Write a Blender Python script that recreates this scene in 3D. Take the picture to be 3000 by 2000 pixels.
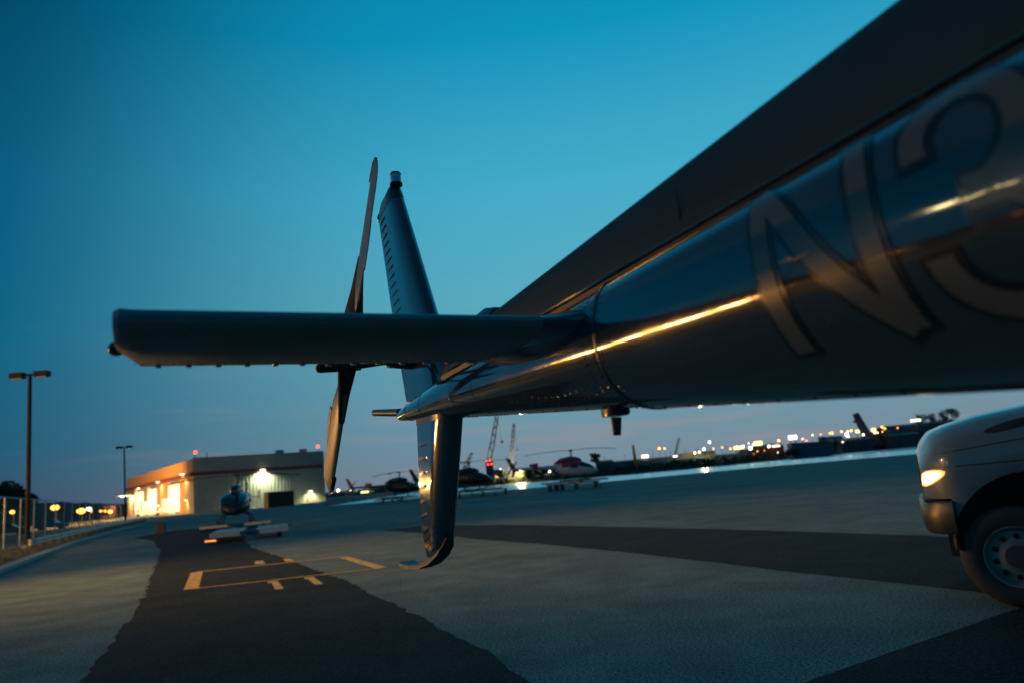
import bpy, math, random
from mathutils import Vector, Matrix
random.seed(7)
R = math.radians
for o in list(bpy.data.objects): bpy.data.objects.remove(o)
scene = bpy.context.scene
col = scene.collection

# ------------------------------------------------------------------ camera
FPX, CAM_H = 2200.0, 1.75                       # focal length in pixels of the 3000 px wide photograph
PITCH = math.atan(400 * math.cos(R(5)) / FPX)
cam_data = bpy.data.cameras.new('camera')
cam_data.sensor_width = 36.0
cam_data.lens = FPX / 3000 * 36
cam_data.clip_start = 0.05
cam_data.clip_end = 6000
cam_data.dof.use_dof = True
cam_data.dof.focus_distance = 4.0
cam_data.dof.aperture_fstop = 2.0
camera = bpy.data.objects.new('camera', cam_data)
col.objects.link(camera)
CAM_ROT = Matrix.Rotation(math.pi / 2 + PITCH, 3, 'X') @ Matrix.Rotation(R(-5), 3, 'Z')
camera.matrix_world = Matrix.Translation((0, 0, CAM_H)) @ CAM_ROT.to_4x4()
scene.camera = camera

# ------------------------------------------------------------------ world: dusk sky
world = bpy.data.worlds.new('World'); scene.world = world
world.use_nodes = True
wn, wl = world.node_tree.nodes, world.node_tree.links
wn.clear()
SUN_AZ = R(16)                                  # azimuth of the afterglow, clockwise from +Y
def wnode(t, **k):
    n = wn.new(t)
    for a, b in k.items(): setattr(n, a, b)
    return n
def wmath(op, a, b=None, c=None, clamp=False):
    n = wnode('ShaderNodeMath', operation=op, use_clamp=clamp)
    for i, v in enumerate((a, b, c)):
        if v is None: continue
        if isinstance(v, (int, float)): n.inputs[i].default_value = v
        else: wl.new(v, n.inputs[i])
    return n.outputs[0]
def wramp(fac, stops):
    n = wnode('ShaderNodeValToRGB'); cr = n.color_ramp
    while len(cr.elements) < len(stops): cr.elements.new(0.5)
    for e, (p, c) in zip(cr.elements, stops):
        e.position = p; e.color = (*c, 1)
    wl.new(fac, n.inputs[0]); return n.outputs[0]
def wmix(fac, a, b, mode='MIX'):
    n = wnode('ShaderNodeMix', data_type='RGBA', blend_type=mode)
    for i, v in ((0, fac), (6, a), (7, b)):
        if isinstance(v, (int, float)): n.inputs[i].default_value = v
        elif isinstance(v, tuple): n.inputs[i].default_value = (*v, 1)
        else: wl.new(v, n.inputs[i])
    return n.outputs[2]
tc = wnode('ShaderNodeTexCoord')
nrm = wnode('ShaderNodeVectorMath', operation='NORMALIZE'); wl.new(tc.outputs['Generated'], nrm.inputs[0])
sep = wnode('ShaderNodeSeparateXYZ'); wl.new(nrm.outputs[0], sep.inputs[0])
elev = wmath('MULTIPLY', wmath('ARCSINE', sep.outputs[2]), 2 / math.pi)          # 0 horizon .. 1 zenith
dot = wnode('ShaderNodeVectorMath', operation='DOT_PRODUCT'); wl.new(nrm.outputs[0], dot.inputs[0])
dot.inputs[1].default_value = (math.sin(SUN_AZ), math.cos(SUN_AZ), 0.0)
hlen = wmath('MAXIMUM', wmath('SQRT', wmath('SUBTRACT', 1.0, wmath('MULTIPLY', sep.outputs[2], sep.outputs[2]))), 0.05)
caz = wmath('DIVIDE', dot.outputs['Value'], hlen)
near_glow = wnode('ShaderNodeMapRange', interpolation_type='SMOOTHSTEP')
wl.new(caz, near_glow.inputs['Value'])
near_glow.inputs['From Min'].default_value = 0.58; near_glow.inputs['From Max'].default_value = 1.0
glow_side = wramp(elev, [(0.0, (0.1650, 0.2129, 0.2700)), (0.05, (0.1250, 0.2632, 0.3293)), (0.15, (0.0882, 0.3464, 0.4430)),
                         (0.24, (0.0507, 0.3515, 0.5008)), (0.36, (0.0033, 0.2511, 0.4334)), (0.5, (0.0016, 0.1506, 0.2889)), (1.0, (0.0016, 0.0703, 0.1541))])
dark_side = wramp(elev, [(0.0, (0.0367, 0.0603, 0.1059)), (0.05, (0.0098, 0.0824, 0.1493)), (0.13, (0.0008, 0.1004, 0.1878)),
                         (0.24, (0.0008, 0.0854, 0.1733)), (0.40, (0.0004, 0.0402, 0.0867)), (0.55, (0.0004, 0.0352, 0.0770)), (1.0, (0.0004, 0.0301, 0.0674))])
sky_col = wmix(near_glow.outputs[0], dark_side, glow_side)
# thin pink cloud streaks low over the afterglow
mp = wnode('ShaderNodeMapping'); wl.new(nrm.outputs[0], mp.inputs[0]); mp.inputs['Scale'].default_value = (2.5, 2.5, 26)
cn = wnode('ShaderNodeTexNoise'); wl.new(mp.outputs[0], cn.inputs['Vector']); cn.inputs['Scale'].default_value = 1.7; cn.inputs['Detail'].default_value = 5
cm = wnode('ShaderNodeMapRange', interpolation_type='SMOOTHSTEP'); wl.new(cn.outputs[0], cm.inputs['Value'])
cm.inputs['From Min'].default_value = 0.50; cm.inputs['From Max'].default_value = 0.72
low = wnode('ShaderNodeMapRange', interpolation_type='SMOOTHSTEP'); wl.new(elev, low.inputs['Value'])
low.inputs['From Min'].default_value = 0.02; low.inputs['From Max'].default_value = 0.16
low.inputs['To Min'].default_value = 1.0; low.inputs['To Max'].default_value = 0.0
cloud_fac = wmath('MULTIPLY', wmath('MULTIPLY', cm.outputs[0], low.outputs[0]), wmath('MULTIPLY_ADD', near_glow.outputs[0], 0.30, 0.03))
sky_col = wmix(cloud_fac, sky_col, (0.34, 0.235, 0.235))
# the physical twilight sky on top of it
nish = wnode('ShaderNodeTexSky', sky_type='NISHITA')
nish.sun_disc = False; nish.sun_elevation = R(-3.0); nish.sun_rotation = SUN_AZ; nish.ozone_density = 4.0
sky_add = wmix(1.0, sky_col, wmix(1.0, nish.outputs[0], (0.02, 0.03, 0.04), 'MULTIPLY'), 'ADD')
bg = wnode('ShaderNodeBackground'); wl.new(sky_add, bg.inputs[0]); bg.inputs[1].default_value = 0.87
wo = wnode('ShaderNodeOutputWorld'); wl.new(bg.outputs[0], wo.inputs[0])

# ------------------------------------------------------------------ last of the afterglow
sun_d = bpy.data.lights.new('sun', 'SUN'); sun_d.energy = 0.015; sun_d.angle = R(25); sun_d.color = (1.0, 0.8, 0.72)
sun = bpy.data.objects.new('sun', sun_d); col.objects.link(sun)
sun.rotation_euler = (R(90 - 4), 0, math.pi - SUN_AZ)

scene.view_settings.view_transform = 'Standard'
scene.view_settings.look = 'None'
scene.view_settings.exposure = 0.42
scene.view_settings.gamma = 1.0
scene.view_settings.use_curve_mapping = False
scene.cycles.use_denoising = True
scene.cycles.max_bounces = 6
scene.cycles.sample_clamp_indirect = 4.0
scene.cycles.caustics_reflective = False
scene.cycles.caustics_refractive = False

# ------------------------------------------------------------------ helpers
CAM = Vector((0, 0, CAM_H))
def ray(x, y): return CAM_ROT @ Vector(((x - 1500) / FPX, (1000 - y) / FPX, -1))
def gnd(x, y, z=0.0):                            # photograph pixel -> point at height z
    d = ray(x, y); return CAM + d * ((z - CAM_H) / d.z)
def at(x, y, Y):                                 # photograph pixel -> point at distance Y ahead
    d = ray(x, y); return CAM + d * (Y / d.y)

class MB:
    def __init__(s): s.v, s.f = [], []
    def add(s, vs, fs):
        n = len(s.v); s.v += [tuple(v) for v in vs]; s.f += [tuple(i + n for i in f) for f in fs]; return s
    def hexa(s, p): return s.add(p, [(3, 2, 1, 0), (4, 5, 6, 7), (0, 1, 5, 4), (1, 2, 6, 5), (2, 3, 7, 6), (3, 0, 4, 7)])
    def box(s, c, d, rz=0.0, rot=None):
        m = rot if rot else Matrix.Rotation(rz, 3, 'Z'); c = Vector(c)
        x, y, z = d[0] / 2, d[1] / 2, d[2] / 2
        return s.hexa([c + m @ Vector(q) for q in ((-x, -y, -z), (x, -y, -z), (x, y, -z), (-x, y, -z), (-x, -y, z), (x, -y, z), (x, y, z), (-x, y, z))])
    def loft(s, rings, cap0=True, cap1=True, closed=True):
        n = len(rings[0]); base = len(s.v)
        for r in rings: s.v += [tuple(p) for p in r]
        m = n if closed else n - 1
        for i in range(len(rings) - 1):
            for j in range(m):
                k = (j + 1) % n
                s.f.append((base + i * n + j, base + i * n + k, base + (i + 1) * n + k, base + (i + 1) * n + j))
        if cap0: s.f.append(tuple(base + j for j in reversed(range(n))))
        if cap1: s.f.append(tuple(base + (len(rings) - 1) * n + j for j in range(n)))
        return s
    def tube(s, p0, p1, r0, r1=None, n=10, caps=True):
        r1 = r0 if r1 is None else r1
        p0, p1 = Vector(p0), Vector(p1); d = (p1 - p0).normalized()
        u = d.cross(Vector((0, 0, 1)) if abs(d.z) < 0.9 else Vector((1, 0, 0))).normalized(); w = d.cross(u)
        rg = lambda p, r: [p + (u * math.cos(t) + w * math.sin(t)) * r for t in [2 * math.pi * i / n for i in range(n)]]
        return s.loft([rg(p0, r0), rg(p1, r1)], caps, caps)
    def path(s, pts, r, n=8):
        for a, b in zip(pts, pts[1:]): s.tube(a, b, r, r, n)
        return s
    def ball(s, c, r, n=10, m=6, sc=(1, 1, 1)):
        c = Vector(c); rings = []
        for i in range(1, m):
            t = math.pi * i / m
            rings.append([c + Vector((math.sin(t) * math.cos(p) * r * sc[0], math.sin(t) * math.sin(p) * r * sc[1], -math.cos(t) * r * sc[2])) for p in [2 * math.pi * j / n for j in range(n)]])
        b = len(s.v); s.loft(rings, False, False)
        s.v += [tuple(c + Vector((0, 0, -r * sc[2]))), tuple(c + Vector((0, 0, r * sc[2])))]
        lo, hi = len(s.v) - 2, len(s.v) - 1; L = b + (m - 2) * n
        for j in range(n):
            k = (j + 1) % n; s.f.append((lo, b + k, b + j)); s.f.append((hi, L + j, L + k))
        return s
    def poly(s, pts): return s.add(pts, [tuple(range(len(pts)))])
    def slab(s, pts, z0, z1):                     # flat polygon outline extruded upwards
        return s.loft([[(p[0], p[1], z0) for p in pts], [(p[0], p[1], z1) for p in pts]])
    def mesh(s, name, smooth=None):
        me = bpy.data.meshes.new(name); me.from_pydata(s.v, [], s.f); me.validate()
        if smooth:
            me.polygons.foreach_set('use_smooth', [True] * len(me.polygons)); me.set_sharp_from_angle(angle=R(smooth))
        me.update(); return me
    def build(s, name, mat, parent=None, smooth=None, loc=None):
        return link(name, s.mesh(name, smooth), mat, parent, loc)
def link(name, me, mat, parent=None, loc=None):
    if mat and not me.materials: me.materials.append(mat)
    o = bpy.data.objects.new(name, me); col.objects.link(o); o.parent = parent
    if loc is not None: o.location = loc
    return o
def tag(o, label=None, cat=None, group=None, kind=None):
    for k, v in (('label', label), ('category', cat), ('group', group), ('kind', kind)):
        if v: o[k] = v
    return o
def thing(name, label, cat, loc=(0, 0, 0), rz=0.0, group=None):
    o = bpy.data.objects.new(name, None); col.objects.link(o); o.empty_display_size = 0.1
    o.location = loc; o.rotation_euler = (0, 0, rz); return tag(o, label, cat, group)
def copy_tree(o, parent=None):
    c = o.copy(); col.objects.link(c); c.parent = parent
    for ch in list(o.children):
        copy_tree(ch, c)
    return c
def lamp(kind, loc, power, color, parent=None, target=None, **k):
    d = bpy.data.lights.new('lamp_light', kind); d.energy = power; d.color = color
    for a, b in k.items(): setattr(d, a, b)
    o = bpy.data.objects.new('lamp_light', d); col.objects.link(o); o.location = loc; o.parent = parent
    if target is not None: o.rotation_euler = (Vector(target) - Vector(loc)).to_track_quat('-Z', 'Y').to_euler()
    return o

# ------------------------------------------------------------------ materials
MATS = {}
def mat(name, color, rough=0.6, metal=0.0, spec=0.5, coat=0.0, var=0.0, vscale=8.0, bump=0.0, bscale=40.0, emit=None, estr=0.0, trans=0.0, grime=0.0, alpha=1.0):
    m = bpy.data.materials.new(name); m.use_nodes = True; nt = m.node_tree; b = nt.nodes['Principled BSDF']
    b.inputs['Base Color'].default_value = (*color, 1); b.inputs['Roughness'].default_value = rough
    b.inputs['Metallic'].default_value = metal; b.inputs['Specular IOR Level'].default_value = spec
    b.inputs['Coat Weight'].default_value = coat; b.inputs['Coat Roughness'].default_value = 0.04
    b.inputs['Transmission Weight'].default_value = trans; b.inputs['Alpha'].default_value = alpha
    if emit: b.inputs['Emission Color'].default_value = (*emit, 1); b.inputs['Emission Strength'].default_value = estr
    if var or bump or grime:
        t = nt.nodes.new('ShaderNodeTexCoord')
    if var or grime:
        n = nt.nodes.new('ShaderNodeTexNoise'); n.inputs['Scale'].default_value = vscale; n.inputs['Detail'].default_value = 8
        nt.links.new(t.outputs['Object'], n.inputs['Vector'])
        mr = nt.nodes.new('ShaderNodeMapRange'); nt.links.new(n.outputs[0], mr.inputs['Value'])
        mr.inputs['From Min'].default_value = 0.3; mr.inputs['From Max'].default_value = 0.7
        mr.inputs['To Min'].default_value = 1 - var; mr.inputs['To Max'].default_value = 1 + var
        mx = nt.nodes.new('ShaderNodeMix'); mx.data_type = 'RGBA'; mx.blend_type = 'MULTIPLY'; mx.inputs[0].default_value = 1
        mx.inputs[6].default_value = (*color, 1); nt.links.new(mr.outputs[0], mx.inputs[7]); nt.links.new(mx.outputs[2], b.inputs['Base Color'])
        if grime:
            r2 = nt.nodes.new('ShaderNodeMapRange'); nt.links.new(n.outputs[0], r2.inputs['Value'])
            r2.inputs['From Min'].default_value = 0.35; r2.inputs['From Max'].default_value = 0.75
            r2.inputs['To Min'].default_value = rough; r2.inputs['To Max'].default_value = min(1, rough + grime)
            nt.links.new(r2.outputs[0], b.inputs['Roughness'])
    if bump:
        n2 = nt.nodes.new('ShaderNodeTexNoise'); n2.inputs['Scale'].default_value = bscale; n2.inputs['Detail'].default_value = 6
        nt.links.new(t.outputs['Object'], n2.inputs['Vector'])
        bp = nt.nodes.new('ShaderNodeBump'); bp.inputs['Strength'].default_value = bump; bp.inputs['Distance'].default_value = 0.02
        nt.links.new(n2.outputs[0], bp.inputs['Height']); nt.links.new(bp.outputs[0], b.inputs['Normal'])
    MATS[name] = m; return m
def asphalt(name, base, speck, rough, fine=60.0):
    m = mat(name, base, rough); nt = m.node_tree; b = nt.nodes['Principled BSDF']; L = nt.links
    t = nt.nodes.new('ShaderNodeTexCoord')
    def noise(sc, det, lo, hi, a, bb):
        n = nt.nodes.new('ShaderNodeTexNoise'); n.inputs['Scale'].default_value = sc; n.inputs['Detail'].default_value = det
        L.new(t.outputs['Object'], n.inputs['Vector']); r = nt.nodes.new('ShaderNodeMapRange'); L.new(n.outputs[0], r.inputs['Value'])
        for k, v in (('From Min', lo), ('From Max', hi), ('To Min', a), ('To Max', bb)): r.inputs[k].default_value = v
        return n.outputs[0], r.outputs[0]
    _, big = noise(0.12, 4, 0.3, 0.7, 0.82, 1.18)
    _, mid = noise(1.1, 8, 0.3, 0.7, 0.78, 1.22)
    _, grit = noise(30.0, 5, 0.40, 0.60, 0.62, 1.38)
    f, fin = noise(fine, 3, 0.38, 0.62, 1 - speck, 1 + speck)
    mu = nt.nodes.new('ShaderNodeMath'); mu.operation = 'MULTIPLY'; L.new(big, mu.inputs[0]); L.new(mid, mu.inputs[1])
    m2 = nt.nodes.new('ShaderNodeMath'); m2.operation = 'MULTIPLY'; L.new(mu.outputs[0], m2.inputs[0]); L.new(fin, m2.inputs[1])
    m3 = nt.nodes.new('ShaderNodeMath'); m3.operation = 'MULTIPLY'; L.new(m2.outputs[0], m3.inputs[0]); L.new(grit, m3.inputs[1]); m2 = m3
    _, stain = noise(0.55, 7, 0.56, 0.66, 1.0, 0.72)
    m4 = nt.nodes.new('ShaderNodeMath'); m4.operation = 'MULTIPLY'; L.new(m2.outputs[0], m4.inputs[0]); L.new(stain, m4.inputs[1]); m2 = m4
    mx = nt.nodes.new('ShaderNodeMix'); mx.data_type = 'RGBA'; mx.blend_type = 'MULTIPLY'; mx.inputs[0].default_value = 1
    mx.inputs[6].default_value = (*base, 1); L.new(m2.outputs[0], mx.inputs[7]); L.new(mx.outputs[2], b.inputs['Base Color'])
    b.inputs['Specular IOR Level'].default_value = 0.08
    bp = nt.nodes.new('ShaderNodeBump'); bp.inputs['Strength'].default_value = 0.5; bp.inputs['Distance'].default_value = 0.01
    L.new(f, bp.inputs['Height']); L.new(bp.outputs[0], b.inputs['Normal'])
    return m
ASPH = asphalt('old_asphalt', (0.190, 0.222, 0.196), 0.45, 0.85)
DARK_ASPH = asphalt('dark_asphalt', (0.038, 0.041, 0.037), 0.35, 0.9)
YELL = mat('yellow_paint', (0.92, 0.47, 0.012), 0.6, var=0.30, vscale=9)
STABP = mat('satin_charcoal_paint', (0.28, 0.25, 0.245), 0.42, spec=0.35, var=0.15, vscale=3, grime=0.12)
nt = YELL.node_tree; bs = nt.nodes['Principled BSDF']; src = bs.inputs['Base Color'].links[0].from_socket
t = nt.nodes.new('ShaderNodeTexCoord'); n = nt.nodes.new('ShaderNodeTexNoise'); n.inputs['Scale'].default_value = 5.5; n.inputs['Detail'].default_value = 12; n.inputs['Roughness'].default_value = 0.75; nt.links.new(t.outputs['Object'], n.inputs['Vector'])
mr = nt.nodes.new('ShaderNodeMapRange'); nt.links.new(n.outputs[0], mr.inputs['Value']); mr.inputs['From Min'].default_value = 0.52; mr.inputs['From Max'].default_value = 0.60; mr.inputs['To Max'].default_value = 0.55
mx = nt.nodes.new('ShaderNodeMix'); mx.data_type = 'RGBA'; nt.links.new(mr.outputs[0], mx.inputs[0]); nt.links.new(src, mx.inputs[6]); mx.inputs[7].default_value = (0.06, 0.06, 0.05, 1); nt.links.new(mx.outputs[2], bs.inputs['Base Color'])
NAVY = mat('navy_gloss_paint', (0.042, 0.060, 0.070), 0.07, spec=0.9, coat=1.0, var=0.18, vscale=3, grime=0.10, bump=0.035, bscale=7)
COVERP = mat('drive_cover_paint', (0.028, 0.070, 0.088), 0.5, spec=0.12, var=0.15, vscale=4, grime=0.15)
NAVY2 = mat('navy_cover_paint', (0.028, 0.040, 0.052), 0.30, coat=0.15, var=0.15, vscale=4, grime=0.12)
BLACK = mat('black_rubber', (0.026, 0.025, 0.026), 0.7, var=0.2)
STEEL = mat('worn_steel', (0.10, 0.10, 0.10), 0.4, metal=0.8, var=0.2, vscale=20)
SILV = mat('silver_letter', (0.115, 0.120, 0.105), 0.3, coat=0.5, var=0.08)
BLADE = mat('rotor_blade_paint', (0.32, 0.24, 0.12), 0.35, var=0.15, vscale=12)
BLADETIP = mat('blade_tip_paint', (0.018, 0.018, 0.018), 0.5)
LENSW = mat('clear_lens', (0.75, 0.75, 0.72), 0.15, coat=0.5)
LENSR = mat('dark_red_lens', (0.08, 0.02, 0.015), 0.2)
OUTL = mat('letter_edge_paint', (0.014, 0.016, 0.018), 0.22, coat=0.7)
BEADM = mat('bead_glint_paint', (0.16, 0.165, 0.16), 0.18, metal=0.5, coat=0.6)  # glints on the fin beads put into a lighter, shinier paint
EDGE = mat('glint_strip_metal', (0.35, 0.35, 0.34), 0.18, metal=1.0)
RIVET = mat('rivet_paint', (0.03, 0.035, 0.04), 0.25, coat=0.5)
CONC = mat('concrete', (0.36, 0.34, 0.31), 0.85, var=0.15, vscale=2, bump=0.2)
GALV = mat('galvanised_steel', (0.36, 0.38, 0.38), 0.45, metal=0.6, var=0.15, vscale=6)
WOODP = mat('weathered_wood', (0.24, 0.19, 0.12), 0.8, var=0.3, vscale=6)
DRYG = mat('dry_grass_soil', (0.13, 0.115, 0.05), 0.95, var=0.4, vscale=0.8, bump=0.4, bscale=6)
GBLD = mat('grass_blades', (0.15, 0.14, 0.05), 0.8)
DARKM = mat('dark_bronze_paint', (0.010, 0.010, 0.010), 0.7)
WALLG = mat('grey_ribbed_cladding', (0.27, 0.32, 0.29), 0.55, var=0.06, vscale=0.6)
WALLT = mat('tan_parapet_cladding', (0.42, 0.265, 0.115), 0.6, var=0.06, vscale=0.6)
REDST = mat('dark_red_band', (0.16, 0.035, 0.025), 0.5)
ROOF = mat('roof_membrane', (0.2, 0.2, 0.19), 0.8)
INTW = mat('white_interior_wall', (0.7, 0.68, 0.55), 0.6, var=0.05)
WHITE = mat('white_vehicle_paint', (0.72, 0.72, 0.70), 0.3, coat=0.5)
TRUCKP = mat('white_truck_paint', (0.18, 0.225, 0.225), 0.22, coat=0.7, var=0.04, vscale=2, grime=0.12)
CHROME = mat('dull_chrome', (0.20, 0.165, 0.11), 0.42, metal=1.0, var=0.1, vscale=6)
GLASS = mat('dark_glass', (0.008, 0.010, 0.012), 0.05, coat=1.0)
REDP = mat('red_helicopter_paint', (0.34, 0.025, 0.03), 0.25, coat=0.6)
CREAM = mat('off_white_helicopter_paint', (0.62, 0.63, 0.63), 0.3, coat=0.5)
HDARK = mat('dark_helicopter_paint', (0.012, 0.016, 0.020), 0.3, coat=0.25)
BLUEF = mat('blue_frame_paint', (0.02, 0.10, 0.24), 0.4)
DECKP = mat('pale_plywood_deck', (0.58, 0.48, 0.41), 0.8, var=0.2, vscale=2.5)
RUST = mat('rust_red_container', (0.13, 0.035, 0.022), 0.6, var=0.25, vscale=1.2)
ORNG = mat('orange_door_and_lit_wood', (0.50, 0.13, 0.02), 0.5, var=0.15, vscale=2)
LEAF = mat('tree_leaves', (0.035, 0.055, 0.022), 0.8, var=0.4, vscale=0.7)
BARK = mat('bark', (0.05, 0.04, 0.03), 0.9)
HILL = mat('wooded_hill', (0.035, 0.042, 0.03), 0.95, var=0.5, vscale=0.25)
SHORE = mat('far_shore_ground', (0.035, 0.035, 0.028), 0.95, var=0.4, vscale=0.05)
SHED = mat('shed_cladding_dark', (0.07, 0.08, 0.09), 0.7, var=0.2, vscale=0.1)
SHED2 = mat('shed_cladding_blue', (0.06, 0.12, 0.17), 0.7, var=0.2, vscale=0.1)
SHED3 = mat('shed_cladding_tan', (0.20, 0.19, 0.12), 0.7, var=0.2, vscale=0.1)
CRANE = mat('crane_steel', (0.07, 0.07, 0.08), 0.6)
CRANEY = mat('crane_yellow', (0.35, 0.18, 0.04), 0.6)
def glow(name, c, s): return mat(name, (0.05, 0.05, 0.05), 0.5, emit=c, estr=s)
G_WARM = glow('glow_warm_white', (1.0, 0.82, 0.45), 6)
G_SOD = glow('glow_sodium', (1.0, 0.33, 0.04), 5.5)
G_STREAK = glow('glow_boom_streak', (1.0, 0.38, 0.06), 15)  # unseen dock lights added for the streak on the boom
G_WHITE = glow('glow_white', (1.0, 0.95, 0.78), 6)
G_RED = glow('glow_red', (1.0, 0.06, 0.03), 4)
G_SIGNW = glow('glow_sign_white', (1.0, 0.92, 0.70), 2.6)
G_SIGNY = glow('glow_sign_yellow', (1.0, 0.80, 0.25), 2.0)
G_TUBE = glow('glow_tube', (1.0, 0.95, 0.65), 5)
G_HEAD = glow('glow_headlight', (1.0, 0.80, 0.42), 3.2)
G_GLINT = glow('glow_boom_glint', (1.0, 0.80, 0.36), 22)  # lamp heads added for the boom glint
G_AMB = glow('glow_amber', (1.0, 0.35, 0.05), 1.6)
G_WIN = glow('glow_window', (1.0, 0.62, 0.22), 1.6)

# water
WATER = mat('harbour_water', (0.55, 0.82, 0.86), 0.27, metal=0.8)
nt = WATER.node_tree; t = nt.nodes.new('ShaderNodeTexCoord'); n = nt.nodes.new('ShaderNodeTexNoise'); n.inputs['Scale'].default_value = 0.5; n.inputs['Detail'].default_value = 5
nt.links.new(t.outputs['Object'], n.inputs['Vector']); bp = nt.nodes.new('ShaderNodeBump'); bp.inputs['Strength'].default_value = 0.12; bp.inputs['Distance'].default_value = 0.2
nt.links.new(n.outputs[0], bp.inputs['Height']); nt.links.new(bp.outputs[0], nt.nodes['Principled BSDF'].inputs['Normal'])

# ------------------------------------------------------------------ the setting: ground, water
e_ = [gnd(*q) for q in ((2694, 1327), (2250, 1365), (1800, 1407), (1450, 1437), (955, 1481))]
land = [(-900, -300), (400, -300), (400, 240)] + [(p.x, p.y) for p in e_] + [(-58.5, 221), (-75, 700), (-900, 700)]
m = MB(); m.poly([(x, y, 0) for x, y in land]); edge = land[2:10]
for (x0, y0), (x1, y1) in zip(edge, edge[1:]): m.poly([(x0, y0, 0), (x0, y0, -3), (x1, y1, -3), (x1, y1, 0)])
tag(m.build('ground', ASPH), 'wide grey asphalt apron of the heliport', kind='structure')
m = MB(); m.poly([(-1500, 60, -1.5), (2500, 60, -1.5), (2500, 900, -1.5), (-1500, 900, -1.5)])
tag(m.build('water', WATER), 'strip of pale still harbour water beyond the apron', kind='structure')
sh = [gnd(x, y, -1.5) for x, y in ((949, 1464), (1230, 1438), (1500, 1416), (1860, 1387), (2100, 1365), (2300, 1345), (2500, 1325), (2700, 1307))]
sh = [Vector((-900, 520, 0))] + sh + [Vector((900, sh[-1].y + 150, 0))]
m = MB(); s0 = [(p.x, p.y, -2.2) for p in sh]; s1 = [(p.x * 1.006, p.y * 1.006 + 2, 0.4) for p in sh]; s2 = [(p.x * 7, 4500, 0.4) for p in sh]
m.loft([s0, s1, s2], False, False, closed=False)
tag(m.build('far_shore', SHORE), 'dark low bank on the far side of the water', kind='structure')

def patch(name, pix, mt, z, label, jag=0.06, step=0.35):
    pts = [gnd(x, y) for x, y in pix]; out = []
    for a, b in zip(pts, pts[1:] + pts[:1]):
        L = (b - a).length; n = max(1, min(120, int(L / step))); nv = Vector((-(b - a).y, (b - a).x, 0)).normalized()
        for i in range(n):
            p = a.lerp(b, i / n)
            if i or jag > 0.2: p = p + nv * random.gauss(0, jag) + (b - a).normalized() * random.gauss(0, jag)
            out.append((p.x, p.y, z))
    m = MB(); m.poly(out); return tag(m.build(name, mt), label, kind='structure')
patch('asphalt_patch', [(390, 1574), (446, 1582), (469, 1610), (462, 1645), (440, 1687), (427, 1732), (383, 1815), (312, 1897), (235, 1995), (150, 2120), (1700, 2120), (1543, 1993),
      (1403, 1897), (1275, 1834), (1193, 1783), (1097, 1744), (1020, 1700), (957, 1681), (880, 1652), (823, 1630), (740, 1604), (712, 1578), (860, 1535), (640, 1541), (510, 1553)], DARK_ASPH, 0.006, 'dark ragged sealcoat strip running towards the parked helicopter', 0.035, 0.22)
patch('asphalt_patch', [(1116, 1552), (1247, 1562), (1410, 1579), (1594, 1593), (1860, 1619), (2106, 1647), (2259, 1667), (2504, 1693), (2769, 1722), (3300, 1790), (3300, 1600), (2708, 1568),
      (2249, 1553), (1860, 1543), (1488, 1536), (1247, 1539)], DARK_ASPH, 0.006, 'dark wedge of sealcoat reaching under the white truck', 0.015, 0.5)
patch('asphalt_patch', [(2330, 2010), (2660, 1893), (3000, 1778), (3300, 1690), (3300, 2200), (2150, 2200)], DARK_ASPH, 0.0062, 'dark patch of ground in the lower right corner', 0.008, 0.3)  # darker ground area in the near right corner
for k_, (x0, y0, x1, y1) in enumerate(((1780, 1452, 2330, 1385), (1980, 1486, 2690, 1421), (1500, 1470, 2300, 1447))):
    p0, p1 = gnd(x0, y0), gnd(x1, y1); d_ = (p1 - p0).normalized(); nv = Vector((-d_.y, d_.x, 0)) * .16
    mm = MB(); mm.poly([(*(q.to_tuple()[:2]), .004) for q in (p0 - nv, p1 - nv, p1 + nv, p0 + nv)])
    tag(mm.build('apron_joint', CONC), ('faint pale joint line nearest the water', 'faint pale joint line before the truck nose', 'faint pale joint line behind the ventral fin')[k_], kind='structure')
patch('asphalt_patch', [(440, 1512), (600, 1502), (700, 1493), (845, 1478), (850, 1482), (640, 1504)], CONC, 0.006, 'pale concrete strip along the foot of the hangar', 0.02, 2)

# yellow stand marking
mk = thing('stand_marking', 'yellow painted rectangle with four short tick marks on the dark tarmac', 'marking')
mk['kind'] = 'structure'
A0, B0, C0, D0 = gnd(560, 1725), gnd(577, 1675), gnd(1005, 1631), gnd(1118, 1664)
def line(p, q, w, z=0.011):
    d = (q - p).normalized(); nv = Vector((-d.y, d.x, 0)) * w / 2
    mm = MB(); mm.poly([(p - nv).to_tuple()[:2] + (z,), (q - nv).to_tuple()[:2] + (z,), (q + nv).to_tuple()[:2] + (z,), (p + nv).to_tuple()[:2] + (z,)])
    return mm.build('painted_line', YELL, mk)
line(A0, B0, 0.30); line(C0, D0, 0.26, 0.0115); line(B0, C0, 0.17, 0.012); line(D0, A0, 0.13, 0.0125)
for q in ([(746, 1652), (777, 1651), (771, 1642), (748, 1643)], [(838, 1645), (864, 1643), (848, 1636), (828, 1637)], [(806, 1727), (832, 1724), (812, 1700), (783, 1704), (785, 1708), (796, 1707)],
          [(923, 1713), (948, 1710), (918, 1689), (890, 1692), (893, 1696), (902, 1696)]):
    mm = MB(); mm.poly([(*gnd(x, y).to_tuple()[:2], 0.011) for x, y in q]); mm.build('painted_line', YELL, mk)

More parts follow.
